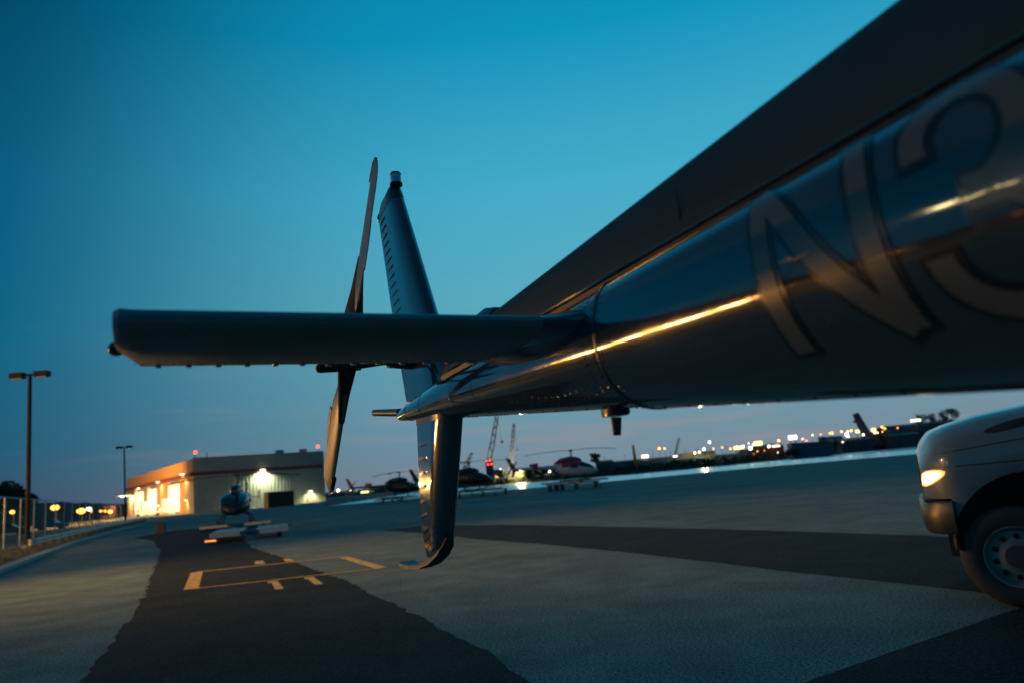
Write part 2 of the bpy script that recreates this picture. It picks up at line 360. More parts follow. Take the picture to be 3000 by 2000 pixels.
# kerb and verge
kl = [gnd(-260, 1790), gnd(0, 1680), gnd(118, 1632), gnd(230, 1589), gnd(330, 1558), gnd(430, 1532)]
def offset(pts, d):
    o = []
    for i, p in enumerate(pts):
        t = (pts[min(i + 1, len(pts) - 1)] - pts[max(i - 1, 0)]).normalized(); o.append(p + Vector((-t.y, t.x, 0)) * d)
    return o
kr = offset(kl, 0.55)
m = MB(); m.loft([[(a.x, a.y, 0), (a.x, a.y, 0.13), (b.x, b.y, 0.13), (b.x, b.y, 0)] for a, b in zip(kl, kr)])
tag(m.build('kerb', CONC), 'pale concrete kerb along the grass verge', kind='structure')
vl = offset(kl, 26)
m = MB(); m.loft([[(a.x, a.y, 0.06), (a.x * 1.01, a.y, 0.12), (b.x, b.y, 0.10)] for a, b in zip(kr, vl)], False, False, closed=False)
tag(m.build('verge', DRYG), 'dry grass verge behind the kerb', kind='structure')
m = MB()
for i in range(9000):
    k = random.random() ** 1.5 * 3.2 + 0.6; i0 = min(len(kr) - 2, int(k)); f = k - i0
    p = kr[i0].lerp(kr[i0 + 1], f).lerp(vl[i0].lerp(vl[i0 + 1], f), random.random() ** 1.4 * 0.55 + 0.01)
    h = random.uniform(0.08, 0.3); a = random.uniform(0, 6.3); w = 0.02
    m.add([(p.x - w * math.cos(a), p.y - w * math.sin(a), 0.05), (p.x + w * math.cos(a), p.y + w * math.sin(a), 0.05), (p.x + random.gauss(0, .07), p.y + random.gauss(0, .07), 0.08 + h)], [(0, 1, 2)])
tag(m.build('grass', GBLD), 'thin dry grass growing on the verge', 'grass', kind='stuff')

# guard rail
gl = [gnd(100, 1620), gnd(230, 1581), gnd(330, 1552), gnd(432, 1527)]
gl = [p + Vector((-0.3, -0.1, 0)) for p in gl]
gr = thing('guard_rail', 'long grey steel guard rail on wooden posts along the kerb', 'guard rail')
m = MB(); prof = [(0.0, 0.44), (0.07, 0.48), (0.07, 0.53), (0.0, 0.58), (0.0, 0.62), (0.07, 0.67), (0.07, 0.72), (0.0, 0.77)]
gt = (gl[1] - gl[0]).normalized(); gn = Vector((gt.y, -gt.x, 0))
ext = [gl[0]] + gl[1:]
m.loft([[(p.x + gn.x * (0.16 + a), p.y + gn.y * (0.16 + a), z) for a, z in prof] + [(p.x + gn.x * (0.15 + a), p.y + gn.y * (0.15 + a), z) for a, z in reversed(prof)] for p in ext])
m.build('rail', GALV, gr)
m = MB(); e = gl[0] + gn * 0.2; m.tube((e.x, e.y, 0.43), (e.x, e.y, 0.78), 0.16, n=12); m.build('end_terminal', GALV, gr, 40)
tot = sum((b - a).length for a, b in zip(gl, gl[1:])); pm = MB(); pm.box((0, 0, 0.38), (0.2, 0.2, 0.76), math.atan2(gt.y, gt.x)).box((gn.x * .13, gn.y * .13, .6), (.14, .14, .34), math.atan2(gt.y, gt.x))
pme = pm.mesh('post')
d = 0.4; 
while d < tot:
    k = d
    for a, b in zip(gl, gl[1:]):
        L = (b - a).length
        if k <= L: link('post', pme, WOODP, gr, a.lerp(b, k / L)); break
        k -= L
    d += 3.4

# chain link fence
fa, fb = gnd(-60, 1634), gnd(262, 1548); fdir = (fb - fa).normalized()
fence = thing('chain_link_fence', 'tall see-through chain link fence with thin lit posts behind the guard rail', 'fence')
def fence_x(px):                                  # ground point of the fence line seen in column px
    lo, hi = -60.0, 250.0
    for _ in range(40):
        mid = (lo + hi) / 2; q = CAM_ROT.transposed() @ (fa + fdir * mid - CAM); x = 1500 + FPX * q.x / -q.z
        if x < px: lo = mid
        else: hi = mid
    return fa + fdir * lo
CH = 3.3
fpx = [-120, -40, 10, 57, 97, 131, 160, 187, 210, 231, 251, 270, 288, 303, 317, 330, 342, 354]
pme = MB().tube((0, 0, 0.0), (0, 0, CH), 0.055, n=8).mesh('post', 40)
fpts = [fence_x(x) for x in fpx]
for p in fpts: link('post', pme, GALV, fence, p)
m = MB(); m.tube(fpts[0] + Vector((0, 0, CH)), fpts[-1] + Vector((0, 0, CH)), 0.04, n=6); m.tube(fpts[0] + Vector((0, 0, .12)), fpts[-1] + Vector((0, 0, .12)), 0.03, n=6); m.build('top_rail', GALV, fence)
MESHM = mat('chain_link_mesh', (0.14, 0.14, 0.14), 0.6, metal=0.3, alpha=0.16)
m = MB()
for a, b in zip(fpts, fpts[1:]): m.poly([(a.x, a.y, .1), (b.x, b.y, .1), (b.x, b.y, CH), (a.x, a.y, CH)])
m.build('wire_mesh', MESHM, fence)

# lamp posts (unlit, twin heads)
def lamp_post(px, base_py, top_py, Y, label, lean=0.0):
    b = at(px, base_py, Y); b.z = 0.0; top = at(px, top_py, Y).z
    o = thing('lamp_post', label, 'lamp post', b, 0, 'twin headed lamp posts')
    k = 1.0
    MB().tube((0, 0, 0), (lean, 0, top), 0.15, 0.11, 12).build('pole', DARKM, o, 40)
    MB().box((0, 0, 0.15), (0.5, 0.5, 0.3)).build('base', CONC, o)
    MB().box((lean, 0, top - 0.05), (0.9, 0.12, 0.12)).build('bracket', DARKM, o)
    for s in (-1, 1):
        h = MB(); h.loft([[(lean + s * x, y, z) for y, z in ((-.24, top - .24), (.24, top - .24), (.26, top + .12), (-.26, top + .12))] for x in ((.38, 1.2) if s > 0 else (1.2, .38))]); hd = h.build('lamp_head', DARKM, o)
        MB().box((lean + s * .79, 0, top - .26), (.6, .36, .05)).build('lens', LENSW, hd)
    return o
lamp_post(80, 1612, 1095, 47, 'tall dark twin headed lamp post beside the fence at the left edge', -.15)
lamp_post(368, 1530, 1307, 118, 'distant dark twin headed lamp post in front of the hangar doors', -.3)

# ------------------------------------------------------------------ foreground helicopter tail
CS, HANG = 1.25, R(26)
hx = Vector((math.cos(HANG), math.sin(HANG), 0)) * CS
heli = thing('helicopter', 'big dark glossy helicopter whose tail boom sweeps across the picture', 'helicopter', hx, R(116))
# local axes: x aft, y starboard (towards the camera's left), z up
def bot(a): return 1.818 + 0.088 * (a - 0.73)
def top(a): return 2.315 - 0.03 * (a - 0.73) if a < 3.3 else 2.238 - 0.075 * (a - 3.3)
def sect(a): b, t = bot(a), top(a); return (b + t) / 2, (t - b) / 2, (t - b) / 2 * (0.97 if a < 3 else 0.97 - 0.12 * (a - 3))
def bpt(a, th, e=0.0):
    zc, h, w = sect(a); c, s = math.cos(th), math.sin(th); p = 2 / (2.04 if s < 0 else 2.04 + .5 * min(1, s / .5))
    return Vector((a, math.copysign(abs(c) ** p, c) * (w + e), zc + math.copysign(abs(s) ** p, s) * (h + e)))
NS = 48
def bring(a, e=0.0, k=1.0):
    zc, _, _ = sect(a); r = [bpt(a, 2 * math.pi * i / NS, e) for i in range(NS)]
    return [Vector((p.x, p.y * k, zc + (p.z - zc) * k)) for p in r]
sts = [-1.9 + 0.1 * i for i in range(60)]
rings = [bring(a) for a in sts if a < 1.66] + [bring(1.68), bring(1.685, -0.006)] + [bring(a, -0.006) for a in sts if 1.69 < a < 4.0] + [bring(4.02, -.006), bring(4.08, -.008, .86), bring(4.105, -.01, .62), bring(4.112, -.01, .3)]
boom = MB().loft(rings).build('tail_boom', NAVY, heli, 35)
for a, w in ((1.68, 0.014),):
    MB().loft([bring(a - w / 2, 0.0), bring(a - w / 2, .002), bring(a + w / 2, .002), bring(a + w / 2, -.006)], False, False).build('joint_collar', NAVY2, heli, 35)
# drive shaft cover
def cover(a, e=0.0):
    zl, zt, hw_ = 2.302 - 0.026 * a, 2.548 - 0.066 * a, 0.158 - 0.021 * a
    if a > 2.7: zt -= (a - 2.7) ** 2 * 0.35
    H_ = zt - zl
    P = [(hw_ + e, zl - .02), (hw_ + .004 + e, zl), (hw_ * .985 + e, zl + H_ * .3), (hw_ * .93 + e, zl + H_ * .62), (hw_ * .86 + e, zl + H_ * .86), (hw_ * .76, zl + H_ * .95 + e), (hw_ * .55, zl + H_ * .99 + e), (0, zl + H_ * 1.01 + e)]
    P = P + [(-y, z) for y, z in reversed(P[:-1])]
    return [Vector((a, y, z)) for y, z in P]
cov = [-1.9 + 0.1 * i for i in range(51)]
MB().loft([cover(a) for a in cov]).build('drive_shaft_cover', COVERP, heli, 40)
for s in (1, -1):
    st = []
    for a in cov:
        c = cover(a)[0]; st.append([Vector((a, s * (c.y + .004), c.z + .024)), Vector((a, s * (c.y + .008), c.z + .018)), Vector((a, s * (c.y + .006), c.z - .002)), Vector((a, s * (c.y - .02), c.z - .002))])
    MB().loft(st).build('cover_seal', BLADETIP, heli, 30)
for s in (1, -1):  # bright metal strip added along the cover edge to catch a warm line
    e_m = MB(); e_p = []
    for a in [-1.9 + .1 * i for i in range(50)]:
        c = cover(a)[1]; e_p.append(Vector((a, s * (c.y + .006), c.z + .008)))
    e_m.loft([[p + Vector((0, .0045 * math.cos(t), .0045 * math.sin(t))) for t in [i * math.pi / 3 for i in range(6)]] for p in e_p]).build('cover_glint_strip', EDGE, heli, 60)
lm = MB().hexa([(-.008, 0, 0), (.008, 0, 0), (.008, .006, 0), (-.008, .006, 0), (-.003, 0, .016), (.003, 0, .016), (.003, .004, .016), (-.003, .004, .016)]).mesh('cover_latch')
for a in (0.35, 0.70, 1.0, 1.28, 1.62, 1.98, 2.34):
    c = cover(a)[1]
    for s in (1, -1): l = link('cover_latch', lm, BLACK, heli, (a, s * (c.y + .002) - (.012 if s < 0 else 0), c.z))
c = cover(1.33)[2]
MB().tube((1.34, c.y, c.z - .03), (1.34, c.y + .005, c.z + .06), .0025, .0015, 6).build('whip_antenna', BLACK, heli)
# small scoop behind the cover
MB().loft([[Vector((a, y, z)) for y, z in ((-w, 2.2), (w, 2.2), (w * .9, zt - .03), (w * .5, zt), (-w * .5, zt), (-w * .9, zt - .03))] for a, w, zt in ((2.62, .07, 2.415), (2.70, .085, 2.43), (2.9, .085, 2.415), (3.25, .05, 2.33))]).build('oil_cooler_scoop', NAVY2, heli, 40)

def foil(le, te, nv, t, n=14):
    le, te, nv = Vector(le), Vector(te), Vector(nv); up, lo = [], []
    for i in range(n + 1):
        x = (1 - math.cos(math.pi * i / n)) / 2
        y = 5 * t * (.2969 * math.sqrt(x) - .126 * x - .3516 * x * x + .2843 * x ** 3 - .0986 * x ** 4) + .0015
        up.append(le.lerp(te, x) + nv * y); lo.append(le.lerp(te, x) - nv * y)
    return list(reversed(up)) + lo[1:]
# horizontal stabiliser
ZL, ZT, AL, AT = 2.165, 2.147, 1.78, 2.30
def srg(s, at_=AT, al=AL, k=1.0):
    zt = ZL + (ZT - ZL) * (at_ - AL) / (AT - AL); return foil((al, s, ZL), (at_, s, zt), (0, 0, 1), .068 * k)
SP = 1.33
stab = MB().loft([srg(-SP, 2.12, 1.80, .8), srg(-SP + .012, 2.15, 1.785), srg(-SP + .05), srg(-.6), srg(0), srg(.6), srg(SP - .05), srg(SP - .012, 2.15, 1.785), srg(SP, 2.12, 1.80, .8)]).build('horizontal_stabilizer', STABP, heli, 35)
for s in (1, -1):
    nl = MB().ball((0, 0, 0), .022, 12, 8, (1.7, .9, .8)).build('navigation_light', LENSR, stab, 60, (2.10, s * (SP + .004), 2.155))
    MB().loft([[Vector((p.x, s * y, ZL - .006 + (p.z - ZL + .006) * k)) for p in foil((AL - .05 * g, 0, ZL), (AT + .06 * g, 0, ZT), (0, 0, 1), .068)] for y, k, g in ((.10, 1.55, .9), (.17, 1.40, .7), (.20, 1.22, .4), (.24, 1.08, .12), (.28, 1.02, .02))], False, False).build('root_fairing', NAVY, heli, 45)
rm = MB().loft([[Vector((x, y, z)) for y, z in ((-r, 0), (-r * .5, -r * .9), (r * .5, -r * .9), (r, 0))] for x, r in ((-.06, .002), (-.045, .012), (-.01, .013), (.012, .006))]).mesh('rib', 40)
for i in range(13):
    for s in (1, -1): link('rib', rm, NAVY, stab, (2.285, s * (.30 + i * .078), ZT - .001))
def fin_y(x, t): return t / 2 * math.sqrt(max(0, 1 - (1 - x / .28) ** 2)) if x < .28 else t / 2 * (1 - .62 * (x - .28) / .72)
def finfoil(le, te, nv, t, n=14):
    le, te, nv = Vector(le), Vector(te), Vector(nv); up, lo = [], []
    for i in range(n + 1):
        x = (1 - math.cos(math.pi * i / n / 1.0)) / 2; x = .6 * x + .4 * (i / n) ** 1.6; y = fin_y(x, t) + .0005
        up.append(le.lerp(te, x) + nv * y); lo.append(le.lerp(te, x) - nv * y)
    return list(reversed(up)) + lo[1:]
# dorsal fin
def fin(z, t):
    le = 3.218 + .546 * (z - 2.25); te = 3.88 + (.281 if z > 2.7 else .30) * (z - 2.25) + .03 * min(1, max(0, (z - 2.25) / .5))
    return (le, te, t)
def fring(z, t, dz=0.0, cut=0.0):
    le, te, t = fin(z, t); return finfoil((le, 0, z), (te - cut, 0, z + dz), (0, 1, 0), t)
dorsal = MB().loft([fring(2.20, .115), fring(2.5, .112), fring(2.8, .104), fring(3.1, .094), fring(3.34, .086)]).build('dorsal_fin', NAVY, heli, 35)
MB().loft([fring(3.342, .089), fring(3.36, .089, .01), [Vector((p.x * .86 + 3.99 * .14, p.y * .95, p.z + .02)) for p in fring(3.39, .085, .02, .05)], [Vector((p.x * .45 + 3.90 * .55, p.y * .8, 3.437)) for p in fring(3.42, .08)]]).build('fin_cap', NAVY2, dorsal, 40)
be = MB().tube((3.885, 0, 3.435), (3.885, 0, 3.45), .036, .036, 18).build('beacon', BLACK, heli, 40)
MB().tube((3.885, 0, 3.449), (3.885, 0, 3.505), .030, .030, 18).build('lens', LENSW, be, 40)
MB().tube((3.885, 0, 3.504), (3.885, 0, 3.515), .033, .026, 18).build('cap', BLACK, be, 40)
MB().ball((4.215, 0, 3.36), .032, 12, 8, (.8, .8, 1.1)).build('tail_light', LENSR, dorsal, 60)
MB().hexa([(3.872, -.012, 2.225), (3.925, -.006, 2.215), (3.925, .006, 2.215), (3.872, .012, 2.225), (4.070, -.010, 2.84), (4.122, -.005, 2.845), (4.122, .005, 2.845), (4.070, .010, 2.84)]).build('trim_tab', BLACK, dorsal)
def bead(le, te, t, x0, x1, s, r, parent):
    n_ = 6; rings_ = []
    for i in range(n_ + 1):
        x = x0 + (x1 - x0) * i / n_; c_ = le.lerp(te, x); y = fin_y(x, t); q = r * (.25 if i in (0, n_) else 1)
        rings_.append([c_ + Vector((0, s * (y + dy), dz)) for dy, dz in ((-.002, -q), (q * .7, -q * .55), (q * .7, q * .55), (-.002, q))])
    return MB().loft(rings_ if s > 0 else list(reversed(rings_))).build('stiffener_bead', BEADM, parent, 40)
for i in range(14):
    z = 2.60 + i * .054; le, te, _ = fin(z, 0)
    for s in (1, -1): bead(Vector((le, 0, z)), Vector((te, 0, z)), .112 - .022 * (z - 2.5), .60, .95, s, .0065, dorsal)
# ventral fin
def vring(k, t):
    le = Vector((3.19 + .246 * k, 0, 2.05 - .573 * k)); te = Vector((3.712 + .045 * min(1, k / .75) - (.065 * max(0, k - .75) / .25), 0, 2.07 - .67 * k)); return finfoil(le, te, (0, 1, 0), t)
ventral = MB().loft([vring(k, t) for k, t in ((0, .125), (.25, .122), (.5, .118), (.75, .112), (.92, .108), (1.0, .104))]).build('ventral_fin', NAVY, heli, 35)
MB().loft([vring(-.03, .14), vring(.015, .14)]).build('fin_flange', NAVY2, ventral, 40)
for i in range(7):
    k = .17 + i * .108; f_ = vring(k, .118 - .012 * k)
    for s in (1, -1): bead(f_[14], (f_[0] + f_[-1]) / 2, .118 - .012 * k, .55, .95, s, .012, ventral)
sk = [(3.41, 1.50, .016), (3.44, 1.465, .03), (3.52, 1.418, .034), (3.65, 1.372, .034), (3.82, 1.34, .032), (3.97, 1.328, .036), (4.07, 1.336, .050), (4.10, 1.342, .044)]
MB().loft([[Vector((a, -w, z - .002)), Vector((a, w, z - .002)), Vector((a + .004, w * .9, z + .016)), Vector((a + .004, -w * .9, z + .016))] for a, z, w in sk]).build('tail_skid', BLADETIP, heli, 40)
MB().tube((4.06, 0, 2.165), (4.60, .0, 2.225), .023, .021, 14).build('tail_stinger', STEEL, heli, 40)
# belly antenna
ba = MB().loft([[Vector((1.90 + math.cos(t) * rx, math.sin(t) * .035, z)) for t in [2 * math.pi * i / 20 for i in range(20)]] for rx, z in ((.058, bot(1.9) + .01), (.058, bot(1.9) - .008), (.048, bot(1.9) - .014))]).build('antenna_plate', NAVY2, heli, 40)
MB().tube((1.90, 0, bot(1.9) - .018), (1.905, 0, bot(1.9) - .072), .017, .012, 16).build('belly_antenna', STEEL, heli, 40)
# tail gearbox and rotor
MB().tube((3.70, -.02, 2.43), (3.70, .16, 2.43), .085, .07, 18).build('tail_gearbox', NAVY2, heli, 40)
T0, T1, RS = Vector((3.024, .36, 3.174)), Vector((4.328, .36, 1.782)), .36
hub_p = (T0 + T1) / 2
rotor = MB().tube(hub_p + Vector((0, -.24, 0)), hub_p + Vector((0, .10, 0)), .022, .022, 14).tube(hub_p + Vector((0, .07, 0)), hub_p + Vector((0, .16, 0)), .034, .020, 14).tube(hub_p + Vector((0, -.05, 0)), hub_p + Vector((0, .04, 0)), .05, .05, 16).build('tail_rotor', STEEL, heli, 40)
rd = (T0 - T1).normalized()
for sgn, tipp in ((1, T0), (-1, T1)):
    d_ = rd * sgn; cdir = Vector((0, 1, 0)).cross(d_).normalized(); Lb = (tipp - hub_p).length
    th = R(-8); ch = (cdir * math.cos(th) + Vector((0, 1, 0)) * math.sin(th)); nn = d_.cross(ch).normalized()
    if sgn > 0: ch, nn = ch, nn
    def bl(r, lead, trail, t): c_ = hub_p + d_ * r; return foil(c_ + ch * lead, c_ - ch * trail, nn, t, 8)
    bl_o = MB().loft([bl(.20, .035, .05, .035), bl(.30, .05, .075, .030), bl(.42, .055, .105, .024), bl(.60, .055, .105, .022), bl(Lb - .09, .053, .102, .018), bl(Lb - .03, .05, .09, .014), bl(Lb, .03, .05, .006)]).build('rotor_blade', BLADE, rotor, 40)
    MB().loft([bl(.05, .04, .045, .085), bl(.10, .045, .05, .10), bl(.18, .045, .055, .085), bl(.30, .045, .04, .055), bl(.46, .055, .0, .028)]).build('blade_cuff', BLACK, rotor, 40)
    MB().loft([bl(.48, -.100, .140, .008), bl(Lb - .34, -.098, .140, .007), bl(Lb - .24, -.098, .11, .006)]).build('blade_tab', BLADE, rotor)
    MB().loft([bl(Lb - .12, .066, -.02, .024), bl(Lb - .03, .060, -.02, .019), bl(Lb + .002, .034, -.01, .01)]).build('tip_cap', BLADETIP, rotor, 40)
    MB().tube(hub_p + Vector((0, .12, 0)) + d_ * .01, hub_p + d_ * .16 + ch * .06, .009, .009, 8).build('pitch_link', STEEL, rotor, 40)
MB().tube((3.73, .50, 2.368), (3.72, .30, 2.372), .024, .020, 12).tube((3.72, .31, 2.372), (3.66, .155, 2.382), .013, .010, 10).tube((3.66, .18, 2.38), (3.655, .145, 2.383), .018, .018, 10).ball((3.73, .50, 2.368), .024, 10, 6).build('pitch_beam', BLADETIP, rotor, 40)
# rivets, too small to pick apart
m = MB()
def rivet(p, nv, r=.0042):
    p, nv = Vector(p), Vector(nv).normalized(); u = nv.orthogonal().normalized(); w = nv.cross(u)
    m.add([p + (u * math.cos(t) + w * math.sin(t)) * r for t in [i * math.pi / 3 for i in range(6)]] + [p + nv * r * .75], [(i, (i + 1) % 6, 6) for i in range(6)])
for a, e in ((1.655, .0), (1.705, -.004), (1.76, -.006), (2.72, -.006), (2.99, -.006), (3.55, -.006), (3.86, -.006)):
    for i in range(60):
        th = 2 * math.pi * i / 60; p, q = bpt(a, th, e), bpt(a, th, e + .05); rivet(p, q - p)
for k, th0 in ((0, -.55), (1, -.75)):
    for i in range(16):
        a = 1.72 + i * .045; th = th0 - .25 * math.sin(i / 15 * math.pi); p, q = bpt(a, th, -.006), bpt(a, th, .05); rivet(p, q - p, .005)
for j in range(4):
    for i in range(9):
        a = 1.75 + i * .05; th = .62 + j * .13; p, q = bpt(a, th, -.006), bpt(a, th, .05); rivet(p, q - p, .004)
for i in range(40):
    a = -.2 + i * .1; p, q = bpt(a, -1.35, -.006 if a > 1.6 else 0), bpt(a, -1.35, .05); rivet(p, q - p, .005)
for z in [2.3 + i * .03 for i in range(34)]:
    le, te, t = fin(z, .105); f = finfoil((le, 0, z), (te, 0, z), (0, 1, 0), .115 - .025 * (z - 2.2)); p = f[7]; rivet((p.x, p.y, z), (0, 1, 0), .0035)
for i in range(34):
    f = vring(.03 + i * .028, .12 - .015 * i / 34); rivet(f[7], (0, 1, 0), .0038)
for k in (.05, .84, .89, .95):
    f = vring(k, .118 - .012 * k)
    for i in range(2, 11):
        for g in (0, .5): rivet(f[i].lerp(f[i + 1], g), (0, 1, .1), .0038)
for frac in (.28, .74):
    for i in range(56):
        s_ = .26 + i * .0188; f = srg(s_); p = f[14 + int(frac * 14)]; rivet(p, (0, 0, -1), .0035)
tag(m.build('rivets', RIVET, heli), kind='stuff')
# registration letters on the boom side
def stroke(pts, w, a0, v0, e, ext=0.0, name='registration_letter', mt=None, parent=None):
    P = []
    for p, q in zip(pts, pts[1:]):
        L = math.hypot(q[0] - p[0], q[1] - p[1]); n_ = max(2, int(L / .02))
        for i in range(n_ + (1 if q is pts[-1] else 0)): P.append((p[0] + (q[0] - p[0]) * i / n_, p[1] + (q[1] - p[1]) * i / n_))
    if ext:
        def push(p, q): L = math.hypot(p[0] - q[0], p[1] - q[1]); return (p[0] + (p[0] - q[0]) / L * ext, p[1] + (p[1] - q[1]) / L * ext)
        P = [push(P[0], P[1])] + P + [push(P[-1], P[-2])]
    rows = []
    for i, p in enumerate(P):
        q0, q1 = P[max(0, i - 1)], P[min(len(P) - 1, i + 1)]; L = math.hypot(q1[0] - q0[0], q1[1] - q0[1]); nx, ny = -(q1[1] - q0[1]) / L, (q1[0] - q0[0]) / L
        r = []
        for k in range(5):
            g = (k / 4 - .5) * w; u, v = p[0] + nx * g, p[1] + ny * g
            a = a0 - u - .17 * (NH - v); _, h, _ = sect(a); r.append(bpt(a, (v0 + v) / h, e))
        rows.append(r)
    mm.loft(rows, False, False, closed=False)
NH, NW, SW = .325, .235, .043
N_STR = [[(0, NH), (0, 0)], [(NW, NH), (NW, 0)], [(0, NH), (NW, 0)]]
up = [(.10 + .080 * math.cos(R(t)), NH - .080 + .080 * math.sin(R(t))) for t in range(190, -75, -15)]
lw = [(.10 + .088 * math.cos(R(t)), .088 + .088 * math.sin(R(t))) for t in range(70, -200, -15)]
THREE = [up + [(.125, NH * .515)], [(.085, NH * .51), (.125, NH * .51)] + lw]
for strs, a0 in ((N_STR, 1.035), (THREE, .715)):
    lo = None
    for w, e, ext, mt, nm in ((SW + .024, .0015, .012, MATS['navy_cover_paint'], 'letter_outline'), (SW, .003, 0, SILV, 'registration_letter')):
        mm = MB()
        for i, s_ in enumerate(strs): stroke(s_, w, a0, -.155, e + i * .0004, ext)
        if nm == 'letter_outline': outl = mm
        else:
            L_ = mm.build(nm, mt, boom, 60); outl.build('letter_outline', OUTL, L_, 60)
# cabin, skids and dolly ahead of the boom (behind the photographer)
def fus(a, w, zb, zt, n=20):
    zc, h = (zb + zt) / 2, (zt - zb) / 2; return [Vector((a, math.copysign(abs(math.cos(t)) ** .8, math.cos(t)) * w, zc + math.copysign(abs(math.sin(t)) ** .8, math.sin(t)) * h)) for t in [2 * math.pi * i / n for i in range(n)]]
MB().loft([fus(*q) for q in ((-1.85, .34, 1.56, 2.62), (-2.4, .62, 1.30, 2.95), (-3.2, .88, 1.02, 3.05), (-4.4, .94, .98, 3.0), (-5.4, .92, .98, 2.72), (-6.2, .72, 1.02, 2.2), (-6.7, .35, 1.15, 1.7))]).build('cabin', NAVY, heli, 40)
for s in (1, -1):
    k_ = MB(); k_.path([(-1.9, s * 1.05, .5), (-5.6, s * 1.05, .5), (-6.1, s * 1.05, .72)], .045, 10); sk_ = k_.build('skid', STEEL, heli, 40)
    for a in (-2.6, -4.9): MB().path([(a, s * .5, 1.15), (a, s * .98, .8), (a, s * 1.05, .5)], .035, 10).build('cross_tube', STEEL, sk_, 40)

# ------------------------------------------------------------------ white truck
TY = 8.35
truck = thing('truck', 'white bonneted truck with its headlight lit at the right edge', 'truck', (4.24, TY, 0), R(-27))
# local x towards the rear, y across (0 = side facing the camera), z up
def tp(px, py): p = at(px, py, TY); return p.x - 4.2, p.z
HT = [(.04, 1.60), (.09, 1.72), (.19, 1.842), (.36, 1.906), (.68, 1.986), (1.18, 2.055), (2.0, 2.11)]
def htop(x):
    for (x0, z0), (x1, z1) in zip(HT, HT[1:]):
        if x <= x1: return z0 + (z1 - z0) * max(0, (x - x0)) / (x1 - x0)
    return HT[-1][1]
WX, WZ, AR = .80, .515, .89
def hbot(x):
    d = abs(x - 1.02)
    return 1.135 if x < .31 else (max(.62, .60 + math.sqrt(max(0, .77 ** 2 - d * d))) if d < .77 else .62)
HW = 2.35
def hsec(x):
    b, t_ = hbot(x), htop(x); inn = .42 * max(0, 1 - x / .42) ** 2.0 + .03 * max(0, 1 - x / 1.6)
    sh_ = 1.135 + (t_ - 1.135) * .55
    half = [(inn + .012, b), (inn, max(b + .01, 1.135 + (sh_ - 1.135) * .5)), (inn + .015, max(b + .03, sh_)), (inn + .055, sh_ + (t_ - sh_) * .30), (inn + .15, sh_ + (t_ - sh_) * .55), (inn + .26, sh_ + (t_ - sh_) * .80), (inn + .36, t_ - (t_ - sh_) * .05), (.62 + inn * .4, t_ + .012), (HW / 2, t_ + .03)]
    return [Vector((x, y, z)) for y, z in half] + [Vector((x, HW - y, z)) for y, z in reversed(half[:-1])]
xs = [.05, .07, .10, .15, .2, .25, .30, .32, .36, .42, .48, .55, .62, .7, .8, .9, 1.0, 1.13, 1.26, 1.4, 1.55, 1.7, 1.85, 1.93, 2.0]
tb = MB().loft([hsec(x) for x in xs], True, True, closed=False); tb.f.pop(); tb.f.pop()
fr = hsec(.05); tb.f.append(tuple(range(len(fr))))
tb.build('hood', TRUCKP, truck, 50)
MB().box((.052, HW / 2, 1.42), (.03, .8, .36)).build('grille', CHROME, truck)
TYREB = mat('arch_liner_plastic', (0.05, 0.045, 0.045), 0.8)
# wheel arch liner
MB().loft([[Vector((1.02 + .76 * math.cos(t), y, .60 + .76 * math.sin(t))) for t in [math.pi * i / 16 for i in range(17)]] for y in (.02, .75)], False, False, closed=False).build('wheel_arch', TYREB, truck, 40)
MB().box((1.02, .78, .95), (1.6, .04, 1.0)).build('arch_back', TYREB, truck)
# bumper
def bsec(x, y, dz=0.0): return [Vector((x, y, 1.10)), Vector((x - .03, y, 1.05)), Vector((x - .02, y, .90)), Vector((x + .06, y, .77)), Vector((x + .14, y, .76)), Vector((x + .14, y, 1.10))]
def bpath():
    out = []
    for (x, y) in ((.30, .02), (.18, .06), (.10, .14), (.045, .26), (.02, .42), (.0, HW / 2), (.02, HW - .42), (.045, HW - .26), (.10, HW - .14), (.18, HW - .06), (.30, HW - .02)): out.append((x, y))
    return out
bp_ = bpath(); br = []
for i, (x, y) in enumerate(bp_):
    q0, q1 = bp_[max(0, i - 1)], bp_[min(len(bp_) - 1, i + 1)]; tx, ty = q1[0] - q0[0], q1[1] - q0[1]; L = math.hypot(tx, ty); nx, ny = -ty / L, tx / L
    br.append([Vector((x + nx * o_, y + ny * o_, z)) for o_, z in ((-.005, 1.11), (.012, 1.085), (.018, .95), (.004, .80), (-.02, .765), (-.12, .76), (-.12, 1.11))])
MB().loft(br).build('bumper', CHROME, truck, 40)
MB().box((.25, HW / 2, 1.118), (.42, HW - .30, .02)).build('bumper_step', BLACK, truck)
# headlight on the front corner
def onhood(x, z, e=.006):
    s_ = hsec(x); 
    for p, q in zip(s_, s_[1:9]):
        if p.z <= z <= q.z: f = (z - p.z) / max(1e-6, q.z - p.z); y = p.y + (q.y - p.y) * f; return Vector((x - e * .6, y - e, z))
    return Vector((x - e * .6, s_[0].y - e, z))
hl = [(.052, 1.275), (.054, 1.35), (.066, 1.41), (.11, 1.435), (.18, 1.445), (.25, 1.44), (.29, 1.42), (.27, 1.38), (.22, 1.34), (.15, 1.295), (.09, 1.268)]
def hlshape(k, e):
    cx, cz = .12, 1.36; return [onhood(max(.052, cx + (x - cx) * k), cz + (z - cz) * k, e) for x, z in hl]
def fan(pts): m_ = MB(); c_ = sum(pts, Vector()) / len(pts); c_.y -= .01; m_.add(pts + [c_], [(i, (i + 1) % len(pts), len(pts)) for i in range(len(pts))]); return m_
h_ = fan(hlshape(1.0, .006)).build('headlight', G_AMB, truck, 60); fan(hlshape(.80, .014)).build('lens', G_HEAD, h_, 60)
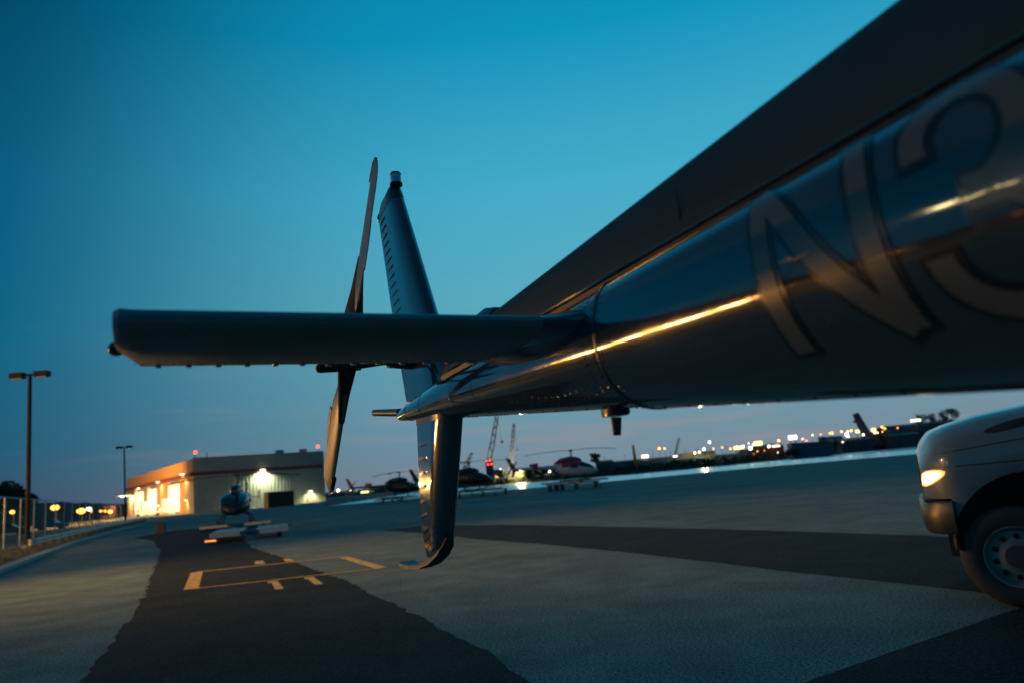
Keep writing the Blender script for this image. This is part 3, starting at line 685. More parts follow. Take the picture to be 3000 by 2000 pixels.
hm = MB().add([Vector((v[0], HW - v[1], v[2])) for v in fan(hlshape(1.12, .006)).v], [tuple(reversed(f)) for f in fan(hlshape(1.12, .006)).f]); hm.build('headlight', G_HEAD, truck, 60)
# hood vent, seam lines
vt = []
for i in range(18):
    t_ = 2 * math.pi * i / 18; x = 1.0 + .28 * math.cos(t_) ; z = 1.862 + .042 * math.sin(t_) + .2 * (x - 1.0); vt.append(onhood(x, z, .012))
fan(vt).build('hood_vent', BLACK, truck)
for z0, z1 in ((1.60, 1.78), (1.465, 1.50)):
    MB().loft([[onhood(x, z0 + (z1 - z0) * (x - .12) / 1.6 + dz, .003) for dz in (-.004, .004)] for x in [.12 + .1 * i for i in range(17)]], False, False, closed=False).build('panel_seam', BLACK, truck)
# wheels
def lathe(prof, c, n=40):
    return [[Vector((c[0] + r * math.cos(2 * math.pi * i / n), c[1] + y, c[2] + r * math.sin(2 * math.pi * i / n))) for i in range(n)] for r, y in prof]
RIM = mat('cream_steel_wheel', (0.22, 0.235, 0.20), 0.45, var=0.2, vscale=6, grime=.2)
TYRE = mat('tyre_rubber', (0.055, 0.050, 0.050), 0.75, var=0.2, vscale=9)
HUBC = mat('hub_cap_brown', (0.075, 0.062, 0.062), 0.6)
HOLE = mat('hand_hole_black', (0.010, 0.008, 0.008), 0.8)
def wheel(x, y, parent, flip=1):
    c = (x, y, WZ)
    ty = MB().loft(lathe([(.305, .03 * flip), (.315, -.02 * flip), (.38, -.045 * flip), (.46, -.03 * flip), (.508, .02 * flip), (.514, .14 * flip), (.505, .24 * flip), (.32, .25 * flip)], c), False, False).build('wheel', TYRE, parent, 45)
    MB().loft(lathe([(.312, -.015 * flip), (.308, -.035 * flip), (.294, -.03 * flip), (.285, .005 * flip), (.265, .03 * flip), (.24, .025 * flip), (.17, .0), (.135, -.012 * flip), (.125, -.03 * flip), (.02, -.03 * flip)], c), False, True).build('rim', RIM, ty, 40)
    hm_ = MB().tube((0, -.012 * flip, 0), (0, .03 * flip, 0), .028, .028, 12).mesh('hand_hole', 40)
    for i in range(10):
        t_ = 2 * math.pi * (i + .35) / 10; link('hand_hole', hm_, HOLE, ty, (c[0] + .205 * math.cos(t_), c[1] + .008 * flip, c[2] + .205 * math.sin(t_)))
    MB().loft(lathe([(.118, -.032 * flip), (.115, -.055 * flip), (.05, -.06 * flip), (.005, -.06 * flip)], c, 24), False, True).build('hub_cap', HUBC, ty, 40)
wheel(WX, .10, truck); wheel(WX, HW - .10, truck, -1)
# cab, chassis and tank beyond the frame
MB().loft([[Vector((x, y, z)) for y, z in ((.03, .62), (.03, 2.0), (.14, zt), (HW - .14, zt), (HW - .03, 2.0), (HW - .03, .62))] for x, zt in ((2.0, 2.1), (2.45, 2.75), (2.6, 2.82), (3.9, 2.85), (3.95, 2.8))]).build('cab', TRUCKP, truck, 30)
MB().hexa([(2.6, .02, 2.05), (3.4, .02, 2.05), (3.4, .10, 2.65), (2.75, .10, 2.65), (2.6, .06, 2.05), (3.4, .06, 2.05), (3.4, .14, 2.65), (2.75, .14, 2.65)]).build('side_window', GLASS, truck)
MB().box((5.2, HW / 2, .75), (8.2, .9, .22)).build('chassis', BLACK, truck)
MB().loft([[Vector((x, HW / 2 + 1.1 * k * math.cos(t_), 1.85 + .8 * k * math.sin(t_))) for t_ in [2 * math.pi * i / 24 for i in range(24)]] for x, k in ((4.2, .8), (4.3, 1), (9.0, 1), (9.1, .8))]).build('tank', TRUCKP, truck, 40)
wheel(7.6, .10, truck); wheel(7.6, HW - .10, truck, -1)

# ------------------------------------------------------------------ hangar
CO = Vector((-84.8, 195.4, 0)); U = Vector((-.583, .812, 0)); V = Vector((.812, .583, 0))
hang = thing('hangar', 'long pale hangar with brightly lit open bays and a dark red band', 'building', CO, math.atan2(V.y, V.x))
# local x = along side wall (V), local y = along bay front (U)
HH = at(563, 1343, 195.4).z
def side_x(px):                                   # local x on the side wall seen in column px
    d_ = ray(px, 1400); k = (CO.y * d_.x - CO.x * d_.y) / (V.x * d_.y - V.y * d_.x); return k
def front_y(px):
    d_ = ray(px, 1450); return (CO.y * d_.x - CO.x * d_.y) / (U.x * d_.y - U.y * d_.x)
SX = side_x(945); FY = front_y(374)
ZS0, ZS1 = HH - 4.35, HH - 3.45                   # red band
# side wall of ribbed sheets
m = MB(); prof = []; x = 0.0; w_ = 0.9
while x < SX:
    prof += [(x, 0), (x + w_ * .72, 0), (x + w_ * .78, -.10), (x + w_ * .94, -.10)]; x += w_
prof.append((SX, 0))
m.loft([[Vector((a, b, 0)) for a, b in prof], [Vector((a, b, HH)) for a, b in prof]], False, False, closed=False)
m.build('side_wall', WALLG, hang)
MB().box((SX / 2, -.11, (ZS0 + ZS1) / 2), (SX, .12, ZS1 - ZS0)).build('red_band', REDST, hang)
MB().box((SX / 2, 0, HH + .15), (SX + .5, .5, .3)).build('parapet_cap', WALLG, hang)
# rear walls and roof
MB().box((SX, FY / 2, HH / 2), (.3, FY, HH - .1)).build('back_wall', WALLG, hang)
MB().box((SX / 2, FY, HH / 2), (SX - .4, .3, HH - .1)).build('end_wall', WALLG, hang)
MB().box((SX / 2, FY / 2, HH - .4), (SX - .4, FY - .4, .2)).build('roof', ROOF, hang)
# front: pillars and header, open bays between
BAYZ = HH - 4.4
cols = [565, 526, 491, 459, 431, 420, 394, 374]
ys = [front_y(x) for x in cols]; ys[0] = 0.0
MB().box((-.02, FY / 2, (HH + ZS1) / 2), (.5, FY - .04, HH - ZS1)).build('parapet_wall', WALLT, hang)
MB().box((-.25, FY / 2, (ZS0 + ZS1) / 2), (1.1, FY - .02, ZS1 - ZS0 - .01)).build('red_band', REDST, hang)
for a, b in ((ys[0] + .02, ys[1]), (ys[2], ys[3]), (ys[4], ys[5])):
    pl = MB().box((.4, (a + b) / 2, ZS0 / 2), (.8, b - a, ZS0)).build('pillar', WALLT, hang)
MB().box((.25, (ys[6] + FY) / 2, ZS0 / 2), (.5, FY - ys[6], ZS0)).build('pillar', WALLT, hang)
IX = 11.0
MB().box((IX, FY / 2, BAYZ / 2 - .05), (.2, FY - 1, BAYZ - .3)).build('inner_wall', INTW, hang)
MB().box((IX / 2 + .4, FY / 2, BAYZ - .1), (IX - 1, FY - 1, .15)).build('inner_ceiling', INTW, hang)
MB().box((IX / 2, .5, BAYZ / 2), (IX - 1.0, .2, BAYZ - .5)).build('inner_wall', INTW, hang)
MB().box((IX / 2, FY / 2, .05), (IX - .2, FY - 1, .08)).build('inner_floor', CONC, hang)
for a, b in ((ys[1], ys[2]), (ys[3], ys[4]), (ys[5], ys[6])):
    c_ = (a + b) / 2
    tm = MB().box((0, 0, 0), (.5, (b - a) * .8, .12)).mesh('ceiling_light')
    for x in (2.5, 5.5, 8.5):
        link('ceiling_light', tm, G_TUBE, hang, (x, c_, BAYZ - .35))
    lamp('AREA', (5, c_, BAYZ - 1.0), 2400, (1, .93, .62), hang, (6.5, c_, 0), shape='RECTANGLE', size=7, size_y=(b - a) * .8)
    MB().box((3.6, b - .12, BAYZ / 2), (7.0, .16, BAYZ - .3)).build('bay_side_wall', INTW, hang)
    lamp('AREA', (2.2, b - 4.5, BAYZ - .8), 260, (1, .93, .60), hang, (2.6, b, 2.5), shape='RECTANGLE', size=4, size_y=2)
    dr = MB().box((.9, c_, BAYZ - .5), (.15, b - a, .9)).build('roller_door', GALV, hang)
# wall lamps
def wall_lamp(x, y, z, out, power, colr, r=.35, g=G_WARM, reach=1.0):
    o = MB().loft([[Vector((x + out[0] * q + out[1] * s_, y + out[1] * q + out[0] * s_, z + h_)) for s_ in (-r, r)] + [Vector((x + out[0] * q + out[1] * s_, y + out[1] * q + out[0] * s_, z + h_ - .12)) for s_ in (r, -r)] for q, h_ in ((.0, .25), (.55, .05))]).build('wall_light', DARKM, hang)
    MB().box((x + out[0] * .32, y + out[1] * .32, z - .10), (r * 1.5, r * 1.5, .16)).build('lamp_glass', g, o)
    lamp('SPOT', (x + out[0] * reach, y + out[1] * reach, z - .3), power, colr, hang, (x + out[0] * reach * .55, y + out[1] * reach * .55, z - 4), spot_size=R(150), spot_blend=.8, shadow_soft_size=.2)
WL = (1, .90, .52)
sxl, szl = side_x(768), 0
def zat_side(px, py): p = CO + V * side_x(px); return at(px, py, p.y).z
def zat_front(px, py): p = CO + U * front_y(px); return at(px, py, p.y).z
wall_lamp(side_x(768), -.12, zat_side(768, 1374), (0, -1), 9000, WL, .8)
wall_lamp(side_x(907), -.12, zat_side(907, 1436), (0, -1), 2200, (1, .82, .36), .5)
for px, py in ((546, 1386), (474, 1409), (415, 1428)): wall_lamp(-.75, front_y(px), zat_front(px, py), (-1, 0), 1700, WL, .6, G_WARM, 1.0)
for px, py in ((549, 1463), (467, 1478), (425, 1484)): wall_lamp(-.05, front_y(px), zat_front(px, py), (-1, 0), 700, (1, .72, .25), .35, G_WARM, .8)
MB().box((-2.2, front_y(383), zat_front(383, 1449)), (4.0, 14, .35)).build('door_canopy', INTW, hang)
lamp('POINT', (-2.5, front_y(384), zat_front(384, 1449) - 1.0), 2500, WL, hang, shadow_soft_size=.3)
MB().box((-2.3, front_y(384), zat_front(384, 1449) - .25), (1.2, 8, .12)).build('canopy_light', G_TUBE, hang)
# personnel door
dx = side_x(907); d_o = MB().box((dx, -.10, 1.2), (1.35, .10, 2.4)).build('door', GALV, hang); MB().box((dx + .45, -.17, 1.15), (.12, .06, .12)).build('handle', STEEL, d_o)
MB().box((dx, -.07, 1.25), (1.65, .08, 2.6)).build('door_frame', DARKM, d_o)
# rooftop plant and red lights
for px, w_ in ((830, 1.6), (842, 1.0), (905, 2.6)): MB().box((side_x(px), 4, HH + .9), (w_ * .7, 1.2, 1.0)).build('roof_unit', GALV, hang)
MB().tube((side_x(612), 2, HH), (side_x(612), 2, HH + 1.6), .12).build('vent_pipe', GALV, hang)
for x, y, px, py in ((.6, .6, 568, 1324), (.6, FY - 1, 383, 1407), (SX - .8, .6, 936, 1306)):
    w0 = CO + V * x + U * y; zz = at(px, py, w0.y).z
    ol = MB().tube((x, y, HH), (x, y, zz - .3), .07).build('obstruction_light', DARKM, hang); MB().ball((x, y, zz), .42, 10, 6).build('lamp_glass', G_RED, ol, 60)
# front forecourt vehicles
def box_truck(loc, rz, label, body_mat, L=6.5, h=3.0, group=None):
    o = thing('box_van', label, 'van', loc, rz, group)
    MB().box((-.6, 0, .6 + h / 2 - .3), (L - 2.0, 2.3, h - .6)).build('cargo_box', body_mat, o)
    MB().loft([[Vector((x, y, z)) for y, z in ((-1.05, .45), (1.05, .45), (1.0, 1.3), (.9, zt), (-.9, zt), (-1.0, 1.3))] for x, zt in ((L / 2 - 1.55, 2.3), (L / 2 - .8, 2.25), (L / 2 - .35, 1.4), (L / 2 + .3, 1.25))]).build('cab', body_mat, o, 30)
    MB().hexa([(L / 2 - .78, -.85, 2.15), (L / 2 - .78, .85, 2.15), (L / 2 - .36, .9, 1.45), (L / 2 - .36, -.9, 1.45), (L / 2 - .70, -.85, 2.2), (L / 2 - .70, .85, 2.2), (L / 2 - .28, .9, 1.5), (L / 2 - .28, -.9, 1.5)]).build('windshield', GLASS, o)
    wm = MB().tube((0, -.13, 0), (0, .13, 0), .45, .45, 18).mesh('wheel', 40)
    for x in (-L / 2 + 1.2, L / 2 - .5):
        for y in (-1.0, 1.0): link('wheel', wm, TYRE, o, (x, y, .45))
    for y in (-.75, .75): MB().box((L / 2 + .30, y, .85), (.06, .3, .2)).build('headlight', LENSW, o)
    return o
rzf = math.atan2(-V.y, -V.x)
def infront(y, d_): p = CO + U * y - V * d_; return (p.x, p.y, 0.09 if d_ < 0 else 0)
box_truck(infront(ys[1] * .25 + ys[2] * .75, 0.5), rzf, 'white box van parked in the open bay nearest the hangar corner', WHITE, 7, 4.6)
box_truck(infront(ys[3] * .25 + ys[4] * .75, 0.5), rzf, 'white box van parked in the middle open bay of the hangar', WHITE, 7, 4.6)
box_truck(infront(front_y(384), 7), rzf + 1.2, 'dark red fire truck standing under the lit canopy', MATS['dark_red_band'], 8, 4.4)

# shipping container by the side wall
cb = at(788, 1488, 160); cb.z = 0
cont = thing('shipping_container', 'dark red shipping container with a bright orange end by the hangar wall', 'container', cb, math.atan2(V.y, V.x))
CL = (857 - 788) / FPX * 172; m = MB(); prof = []; x = 0
while x < CL: prof += [(x, 0), (x + .25, 0), (x + .32, -.08), (x + .52, -.08)]; x += .6
m.loft([[Vector((min(a, CL), b, .15)) for a, b in prof], [Vector((min(a, CL), b, 3.25)) for a, b in prof]], False, False, closed=False); m.build('side_panel', RUST, cont)
MB().box((CL / 2, 1.6, 1.7), (CL, 3.0, 3.2)).build('shell', RUST, cont)
for i, y in enumerate((.8, 2.35)):
    dd = MB().box((-.06, y, 1.6), (.08, 1.45, 3.0)).build('door', ORNG, cont); MB().tube((-.13, y, .2), (-.13, y, 3.0), .04).build('locking_bar', GALV, dd)

# ------------------------------------------------------------------ small helicopters
def small_heli(loc, rz, label, body, accent, boomc, nblades, rot0, group, blade_len=5.3, dark=GLASS):
    o = thing('helicopter', label, 'helicopter', loc, rz, group)   # x forward, z = 0 at the skids
    S_ = lambda x, w, zb, zt: [Vector((x, math.copysign(abs(math.cos(t)) ** .75, math.cos(t)) * w, (zb + zt) / 2 + math.copysign(abs(math.sin(t)) ** .75, math.sin(t)) * (zt - zb) / 2)) for t in [2 * math.pi * i / 20 for i in range(20)]]
    MB().loft([S_(*q) for q in ((-2.0, .25, 1.15, 1.75), (-1.3, .68, .75, 2.05), (-.3, .92, .55, 2.12), (.9, .94, .52, 2.08), (1.7, .88, .55, 1.75), (2.3, .62, .62, 1.35), (2.62, .25, .75, 1.05))]).build('fuselage', boomc, o, 40)
    MB().loft([S_(*q) for q in ((-1.35, .70, 1.25, 2.07), (-.3, .935, 1.25, 2.135), (.55, .945, 1.3, 2.125), (.6, .945, 1.3, 2.12))]).build('upper_panel', body, o, 40)
    MB().loft([S_(*q) for q in ((.62, .95, 1.12, 2.10), (1.0, .95, 1.1, 2.06), (1.68, .895, 1.08, 1.775), (2.1, .72, 1.08, 1.5), (2.32, .5, 1.1, 1.32))]).build('windshield', dark, o, 40)
    for s in (1, -1):
        MB().box((-.05, s * .94, 1.60), (.75, .05, .5)).build('side_window', dark, o)
    MB().loft([S_(*q) for q in ((-2.1, .14, 1.85, 2.05), (-1.4, .34, 1.9, 2.5), (-.2, .40, 2.0, 2.68), (.6, .34, 2.0, 2.52), (1.0, .2, 2.0, 2.25))]).build('engine_cowling', body, o, 40)
    MB().loft([S_(*q) for q in ((-1.7, .30, 1.25, 1.85), (-3.5, .20, 1.45, 1.82), (-5.5, .13, 1.6, 1.85), (-6.9, .08, 1.68, 1.84))]).build('tail_boom', boomc, o, 40)
    MB().loft([S_(-1.72, .31, 1.27, 1.5), S_(-4.6, .175, 1.545, 1.66)]).build('boom_stripe', accent, o, 40)
    MB().loft([[Vector((x0, y, z)), Vector((x1, y, z)), Vector((x1, -y, z)), Vector((x0, -y, z))] for x0, x1, z, y in ((-6.1, -6.75, 1.5, .05), (-6.35, -6.95, 1.9, .05), (-7.0, -7.4, 3.0, .03))]).build('tail_fin', accent, o)
    MB().loft([[Vector((x0, y, z)), Vector((x1, y, z)), Vector((x1, -y, z)), Vector((x0, -y, z))] for x0, x1, z, y in ((-6.62, -7.10, 2.32, .056), (-6.76, -7.20, 2.55, .052))]).build('fin_stripe', boomc, o)
    MB().loft([[Vector((x0, y, z)), Vector((x1, y, z)), Vector((x1, -y, z)), Vector((x0, -y, z))] for x0, x1, z, y in ((-6.3, -6.7, 1.7, .04), (-6.6, -6.9, .95, .03))]).build('ventral_fin', accent, o)
    MB().box((-4.3, 0, 1.72), (.55, 2.3, .06)).build('stabilizer', boomc, o)
    for s in (1, -1): MB().box((-4.35, s * 1.15, 1.85), (.6, .05, .65)).build('end_plate', accent, o)
    tr = MB().tube((-6.75, .1, 1.85), (-6.75, .32, 1.85), .06).build('tail_rotor', STEEL, o)
    for s in (1, -1): MB().box((-6.75 + s * .32, .3, 1.85 + s * .36), (.14, .02, .95), rot=Matrix.Rotation(R(42), 3, 'Y')).build('tail_blade', BLADE, tr)
    mast = MB().tube((-.1, 0, 2.6), (-.1, 0, 3.25), .09, .08, 12).tube((-.1, 0, 3.18), (-.1, 0, 3.38), .24, .18, 14).build('rotor_mast', STEEL, o, 40)
    for i in range(nblades):
        a = rot0 + 2 * math.pi * i / nblades; c_, s_ = math.cos(a), math.sin(a)
        mm = MB(); mm.loft([[Vector((-.1 + c_ * r - s_ * w, s_ * r + c_ * w, z + dz)) for w, dz in ((-.15, -.02), (.15, -.02), (.15, .03), (-.15, .03))] for r, z in ((.25, 3.3), (1.6, 3.34), (3.4, 3.27), (blade_len, 3.06))]); mm.build('main_rotor_blade', DARKM, mast)
    for s in (1, -1):
        sk_ = MB().path([(-1.5, s * 1.05, .05), (1.5, s * 1.05, .05), (1.95, s * 1.05, .25)], .05, 8).build('skid', DARKM, o, 40)
        for x in (-.85, .95): MB().path([(x, s * .5, .72), (x, s * .9, .5), (x, s * 1.05, .05)], .045, 8).build('cross_tube', DARKM, sk_, 40)
    return o
def dolly(loc, rz, L, W, h, label, deck, frame, group='landing dollies'):
    o = thing('landing_dolly', label, 'platform', loc, rz, group)   # long side along x
    for s in (1, -1):
        dk = MB()
        pm_ = MB().box((0, 0, 0), (L * .42 / 4 - .02, W, .05)).mesh('deck_board')
        for k in range(4): link('deck_board', pm_, deck, o, (s * (L * .29 + (k - 1.5) * L * .42 / 4), 0, h - .02))
        MB().box((s * L * .29, -W / 2 - .03, h - .10), (L * .42, .05, .16)).build('side_beam', CREAM, o); MB().box((s * L * .29, W / 2 + .03, h - .10), (L * .42, .05, .16)).build('side_beam', CREAM, o)
        for y in (-W * .35, W * .35): MB().tube((s * L * .38, y - .06, .11), (s * L * .38, y + .06, .11), .11, n=14).build('wheel', TYRE, o, 40)
    for y in (-W * .42, -W * .14, W * .14, W * .42): MB().box((0, y, h - .10), (L, .10, .12)).build('cross_beam', frame, o)
    tow = MB()
    for s in (1, -1): tow.tube((s * L * .12, -W / 2, h - .08), (0, -W / 2 - .5, h - .28), .05)
    tow.tube((0, -W / 2 - .5, h - .28), (0, -W / 2 - .7, .1), .05).tube((-L * .12, -W / 2 - .02, h - .06), (L * .12, -W / 2 - .02, h - .06), .06); tow.build('tow_bar', frame, o, 40)
    return o
# pad with helicopter facing the camera in front of the hangar
d0 = gnd(731, 1583); dolly((d0.x - .85, d0.y + 2.6, 0), R(18), 3.4, 5.0, .46, 'empty landing dolly with two pale decks and a blue tow frame', DECKP, BLUEF)
d1 = at(694, 1532, 54); dolly((d1.x, d1.y, 0), R(18), 4.6, 3.4, .36, 'landing dolly under the dark helicopter that faces the camera', MATS['shed_cladding_dark'], BLUEF)
small_heli((d1.x, d1.y, .37), R(-90 + 14), 'dark helicopter facing the camera on a dolly before the hangar wall', HDARK, HDARK, HDARK, 3, R(8), 'parked helicopters', 5.3)
MB_c = None
lb = gnd(618, 1588); lb_o = thing('wheel_chock', 'small orange reflective chock lying in front of the empty dolly', 'chock', (lb.x, lb.y, 0), R(5))
MB().hexa([(-.3, -.12, .0), (.3, -.12, .0), (.3, .12, .0), (-.3, .12, .0), (-.26, -.02, .18), (.26, -.02, .18), (.26, .05, .18), (-.26, .05, .18)]).build('block', ORNG, lb_o); MB().box((0, -.085, .08), (.5, .02, .05)).build('reflector_glow', G_AMB, lb_o)  # amber strip glows by itself in place of reflected light
# helicopters by the water
def by_water(px, Y, z): p = at(px, 1400, Y); return (p.x, p.y, z)
DK = MATS['weathered_wood']
p = by_water(1173, 104, .6); dolly((p[0], p[1], 0), R(4), 7.0, 3.0, .54, 'dark dolly under the farther black helicopter beside the water', DK, DARKM)
small_heli(p, R(4), 'black helicopter by the water next to the hangar', HDARK, HDARK, HDARK, 3, R(20), 'parked helicopters')
p = by_water(1380, 92, .85); dolly((p[0], p[1], 0), R(4), 7.2, 3.0, .84, 'dark dolly under the black and white helicopter beside the water', DK, DARKM)
small_heli(p, R(6), 'black helicopter with a pale lower side just right of the tail skid fin', HDARK, HDARK, HDARK, 3, R(-12), 'parked helicopters')
p = by_water(1682, 84, .95); dolly((p[0], p[1], 0), R(5), 7.0, 2.8, .94, 'wooden dolly under the red and white helicopter', DK, MATS['crane_yellow'])
small_heli(p, R(8), 'red and white striped helicopter parked by the water', REDP, REDP, CREAM, 2, R(-4), 'parked helicopters', 5.1)
def trestle(px, py, L, rz, label, mt):
    p = gnd(px, py); o = thing('trestle', label, 'trestle', (p.x, p.y, 0), rz, 'low wooden trestles at the water edge')
    for k in range(3): MB().box((0, (k - 1) * .5, .62 + .02 * k), (L, .3, .10)).build('plank', mt, o)
    lm_ = MB().box((0, 0, .28), (.16, 1.3, .56)).mesh('leg')
    n_ = max(3, int(L / 1.6))
    for i in range(n_): link('leg', lm_, BLACK, o, (-L / 2 + .3 + (L - .6) * i / (n_ - 1), 0, 0))
trestle(1690, 1431, 5.0, R(10), 'long low wooden trestle below the red helicopter', WOODP)
trestle(1630, 1436, 2.0, R(10), 'short wooden trestle below the tail of the red helicopter', WOODP)
trestle(1415, 1452, 6.0, R(8), 'wooden trestle coloured orange as if lit, right of the ventral fin', MATS['orange_door_and_lit_wood'])  # orange light on the wood is put in as its colour
trestle(1150, 1470, 3.0, R(6), 'dark wooden trestle left of the ventral fin', WOODP)
# dark marker at the end of the verge
bm_ = gnd(473, 1564); mo = thing('barrier_marker', 'dark tapered barrier standing where the kerb ends', 'barrier', (bm_.x, bm_.y, 0))
MB().loft([[Vector((-w, -d_, z)), Vector((w, -d_, z)), Vector((w, d_, z)), Vector((-w, d_, z))] for w, d_, z in ((.34, .3, .06), (.30, .22, .12), (.20, .10, .86), (.17, .08, .9))]).build('body', BLACK, mo, 30)
MB().box((0, 0, .03), (.8, .7, .06)).build('base', BLACK, mo)

# ------------------------------------------------------------------ left background: tree, cars, street lamps, hill
def crown(mb, c, r, n, s=.35, sc=(1, 1, .8)):
    for i in range(n):
        while True:
            d_ = Vector((random.uniform(-1, 1), random.uniform(-1, 1), random.uniform(-1, 1)))
            if .2 < d_.length < 1: break
        p = Vector(c) + Vector((d_.x * r * sc[0], d_.y * r * sc[1], d_.z * r * sc[2])); u = Vector((random.gauss(0, 1), random.gauss(0, 1), random.gauss(0, 1))).normalized(); w = u.orthogonal().normalized(); q = s * random.uniform(.5, 1.2)
        mb.add([p - u * q, p + w * q * .6, p + u * q, p - w * q * .6], [(0, 1, 2, 3)])
def tree(px, base_py, Y, H_, wid, label, n=900, group=None, s=.35):
    b = at(px, base_py, Y); b.z = .1; o = thing('tree', label, 'tree', b, 0, group)
    t_ = MB(); t_.tube((0, 0, 0), (.1, 0, H_ * .5), wid * .035, wid * .022, 8)
    for i in range(6):
        a = i * 1.1; t_.tube((.05, 0, H_ * (.3 + .03 * i)), (math.cos(a) * wid * .3, math.sin(a) * wid * .3, H_ * (.6 + .04 * (i % 3))), wid * .014, wid * .005, 6)
    t_.build('trunk', BARK, o, 40); c_ = MB()
    for i in range(11):
        a = random.uniform(0, 6.3); r_ = random.uniform(.1, .36) * wid
        crown(c_, (math.cos(a) * r_, math.sin(a) * r_, H_ * random.uniform(.52, .86)), wid * random.uniform(.13, .22), n // 11, s)
    c_.build('crown', LEAF, o); return o
tree(62, 1560, 120, 8.3, 7.6, 'round dark tree rising above the fence behind the lamp post', 3000, None, .3)
hp = []
for i in range(60):
    px = -700 + i * 22; b = at(px, 1500, 330); tp_ = at(px, 1468 + (px * .012 if px > 0 else 0), 330).z + random.uniform(-.4, .4); hp.append((b.x, b.y, tp_))
m = MB(); m.loft([[(x * .9, y * .9, 0), (x * .95, y * .95, z * .55), (x, y, z), (x * 1.2, y * 1.2, z)] for x, y, z in hp], False, False, closed=False)
tag(m.build('hill', HILL), 'long dark wooded embankment behind the fence', kind='structure')
def car(px, py, Y, rz, label, mt):
    b = at(px, py, Y); b.z = .1; o = thing('parked_car', label, 'car', b, rz, 'cars parked behind the fence')
    sec = lambda x, w, z0, z1: [Vector((x, -w, z0)), Vector((x, w, z0)), Vector((x, w * .98, z1)), Vector((x, -w * .98, z1))]
    MB().loft([sec(-2.2, .8, .4, .75), sec(-2.1, .88, .3, .95), sec(1.2, .9, .28, .98), sec(2.1, .86, .3, .78), sec(2.25, .75, .4, .65)]).build('body', mt, o, 30)
    MB().loft([sec(-1.8, .78, .95, .98), sec(-1.2, .72, .95, 1.42), sec(.3, .72, .95, 1.45), sec(1.1, .78, .95, .99)]).build('windows', GLASS, o, 30)
    MB().box((-.4, 0, 1.46), (1.5, 1.36, .05)).build('roof', mt, o)
    wm = MB().tube((0, -.1, 0), (0, .1, 0), .33, .33, 16).mesh('wheel', 40)
    for x in (-1.35, 1.4):
        for y in (-.82, .82): link('wheel', wm, TYRE, o, (x, y, .33))
car(25, 1552, 100, R(20), 'dark parked car behind the first fence posts', MATS['shed_cladding_dark'])
car(152, 1536, 118, R(15), 'bluish parked car behind the fence below the orange street lamp', MATS['shed_cladding_blue'])
def street_lamp(px, py, Y, r, g, label, group, power=0, colr=(1, .5, .12)):
    t_ = at(px, py, Y); o = thing('street_lamp', label, 'street lamp', (t_.x, t_.y, 0), 0, group)
    MB().tube((0, 0, 0), (0, 0, t_.z + .3), .12, .07, 8).build('pole', DARKM, o, 40)
    MB().box((0, -.3, t_.z + .35), (.3, .9, .12)).build('arm', DARKM, o)
    MB().ball((0, -.45, t_.z), r, 12, 8, (1.2, 1.2, .8)).build('lamp_glass', g, o, 60)
    if power: lamp('POINT', (1.5, -4.0, t_.z - .2), power, colr, o, shadow_soft_size=.3)
    return o
SL = 'orange street lamps behind the fence'
street_lamp(165, 1485, 150, .62, G_SOD, 'brightest orange street lamp behind the fence', SL, 2500)
street_lamp(241, 1495, 170, .72, G_SOD, 'second big orange street lamp behind the fence', SL, 2500)
street_lamp(40, 1498, 150, .36, G_SOD, 'small orange street lamp below the round tree', SL, 1500)
street_lamp(325, 1497, 210, .55, G_SOD, 'orange street lamp closest to the hangar end', SL, 6000)
street_lamp(263, 1489, 200, .5, G_WHITE, 'white street lamp beside the second orange street lamp', SL, 0)
for px, py, w_ in ((271, 1496, 'first'), (298, 1495, 'second'), (310, 1495, 'third')): street_lamp(px, py, 220, .28, G_SOD, 'small orange street lamp dot, %s to the right of the white one' % w_, SL)

# added or assumed lamps outside the frame on the left: their sodium light reaches the tarmac, the rotor and the hangar front
def added_flood_mast(loc, h, aim, power, label, size, blend, second=None, tint=(1.0, .58, .19)):
    fl = thing('added_flood_light_mast', label, 'light mast', loc, 0, 'added sodium flood light masts')
    d_ = (Vector(aim) - Vector(loc)); d_.z = 0; d_.normalize(); rz_ = math.atan2(d_.y, d_.x)
    MB().tube((0, 0, 0), (0, 0, h), .18, .12, 10).build('pole', DARKM, fl, 40)
    MB().box((d_.x * .1, d_.y * .1, h + .25), (.6, 1.2, .7), rz_).build('lamp_housing', DARKM, fl)
    MB().box((d_.x * .44, d_.y * .44, h + .25), (.06, 1.1, .6), rz_).build('lamp_glass', G_AMB, fl)
    lamp('SPOT', (d_.x * .7, d_.y * .7, h + .25), power, tint, fl, (aim[0] - loc[0], aim[1] - loc[1], aim[2]), spot_size=R(size), spot_blend=blend, shadow_soft_size=.35)
    if second:
        lamp('SPOT', (-d_.y * .8, d_.x * .8, h + .25), second[1], (1.0, .58, .19), fl, (second[0][0] - loc[0], second[0][1] - loc[1], second[0][2]), spot_size=R(second[2]), spot_blend=1.0, shadow_soft_size=.35)
        MB().box((-d_.y * .65, d_.x * .65, h + .3), (.7, .3, .5), rz_).build('lamp_housing', DARKM, fl)
added_flood_mast((-34, 16, 0), 13.0, (9, 24, 0), 24000, 'assumed unseen sodium flood light mast on the left side of the apron', 50, 1.0, ((-29, 46, 0), 11000, 48))  # assumed unseen mast for the warm light on tarmac and rail
added_flood_mast((-30, -6, 0), 9.0, (-33, 9, 0), 9000, 'added unseen sodium flood light mast for the ground mirrored in the boom', 120, 1.0)  # added unseen mast, lights the ground that the lower boom mirrors
added_flood_mast((-141, 171, 0), 11, (-112, 236, 14), 260000, 'added unseen sodium flood light mast that turns the hangar front orange', 80, .6, None, (1.0, .42, .08))  # added unseen mast, put in to colour the hangar parapet orange
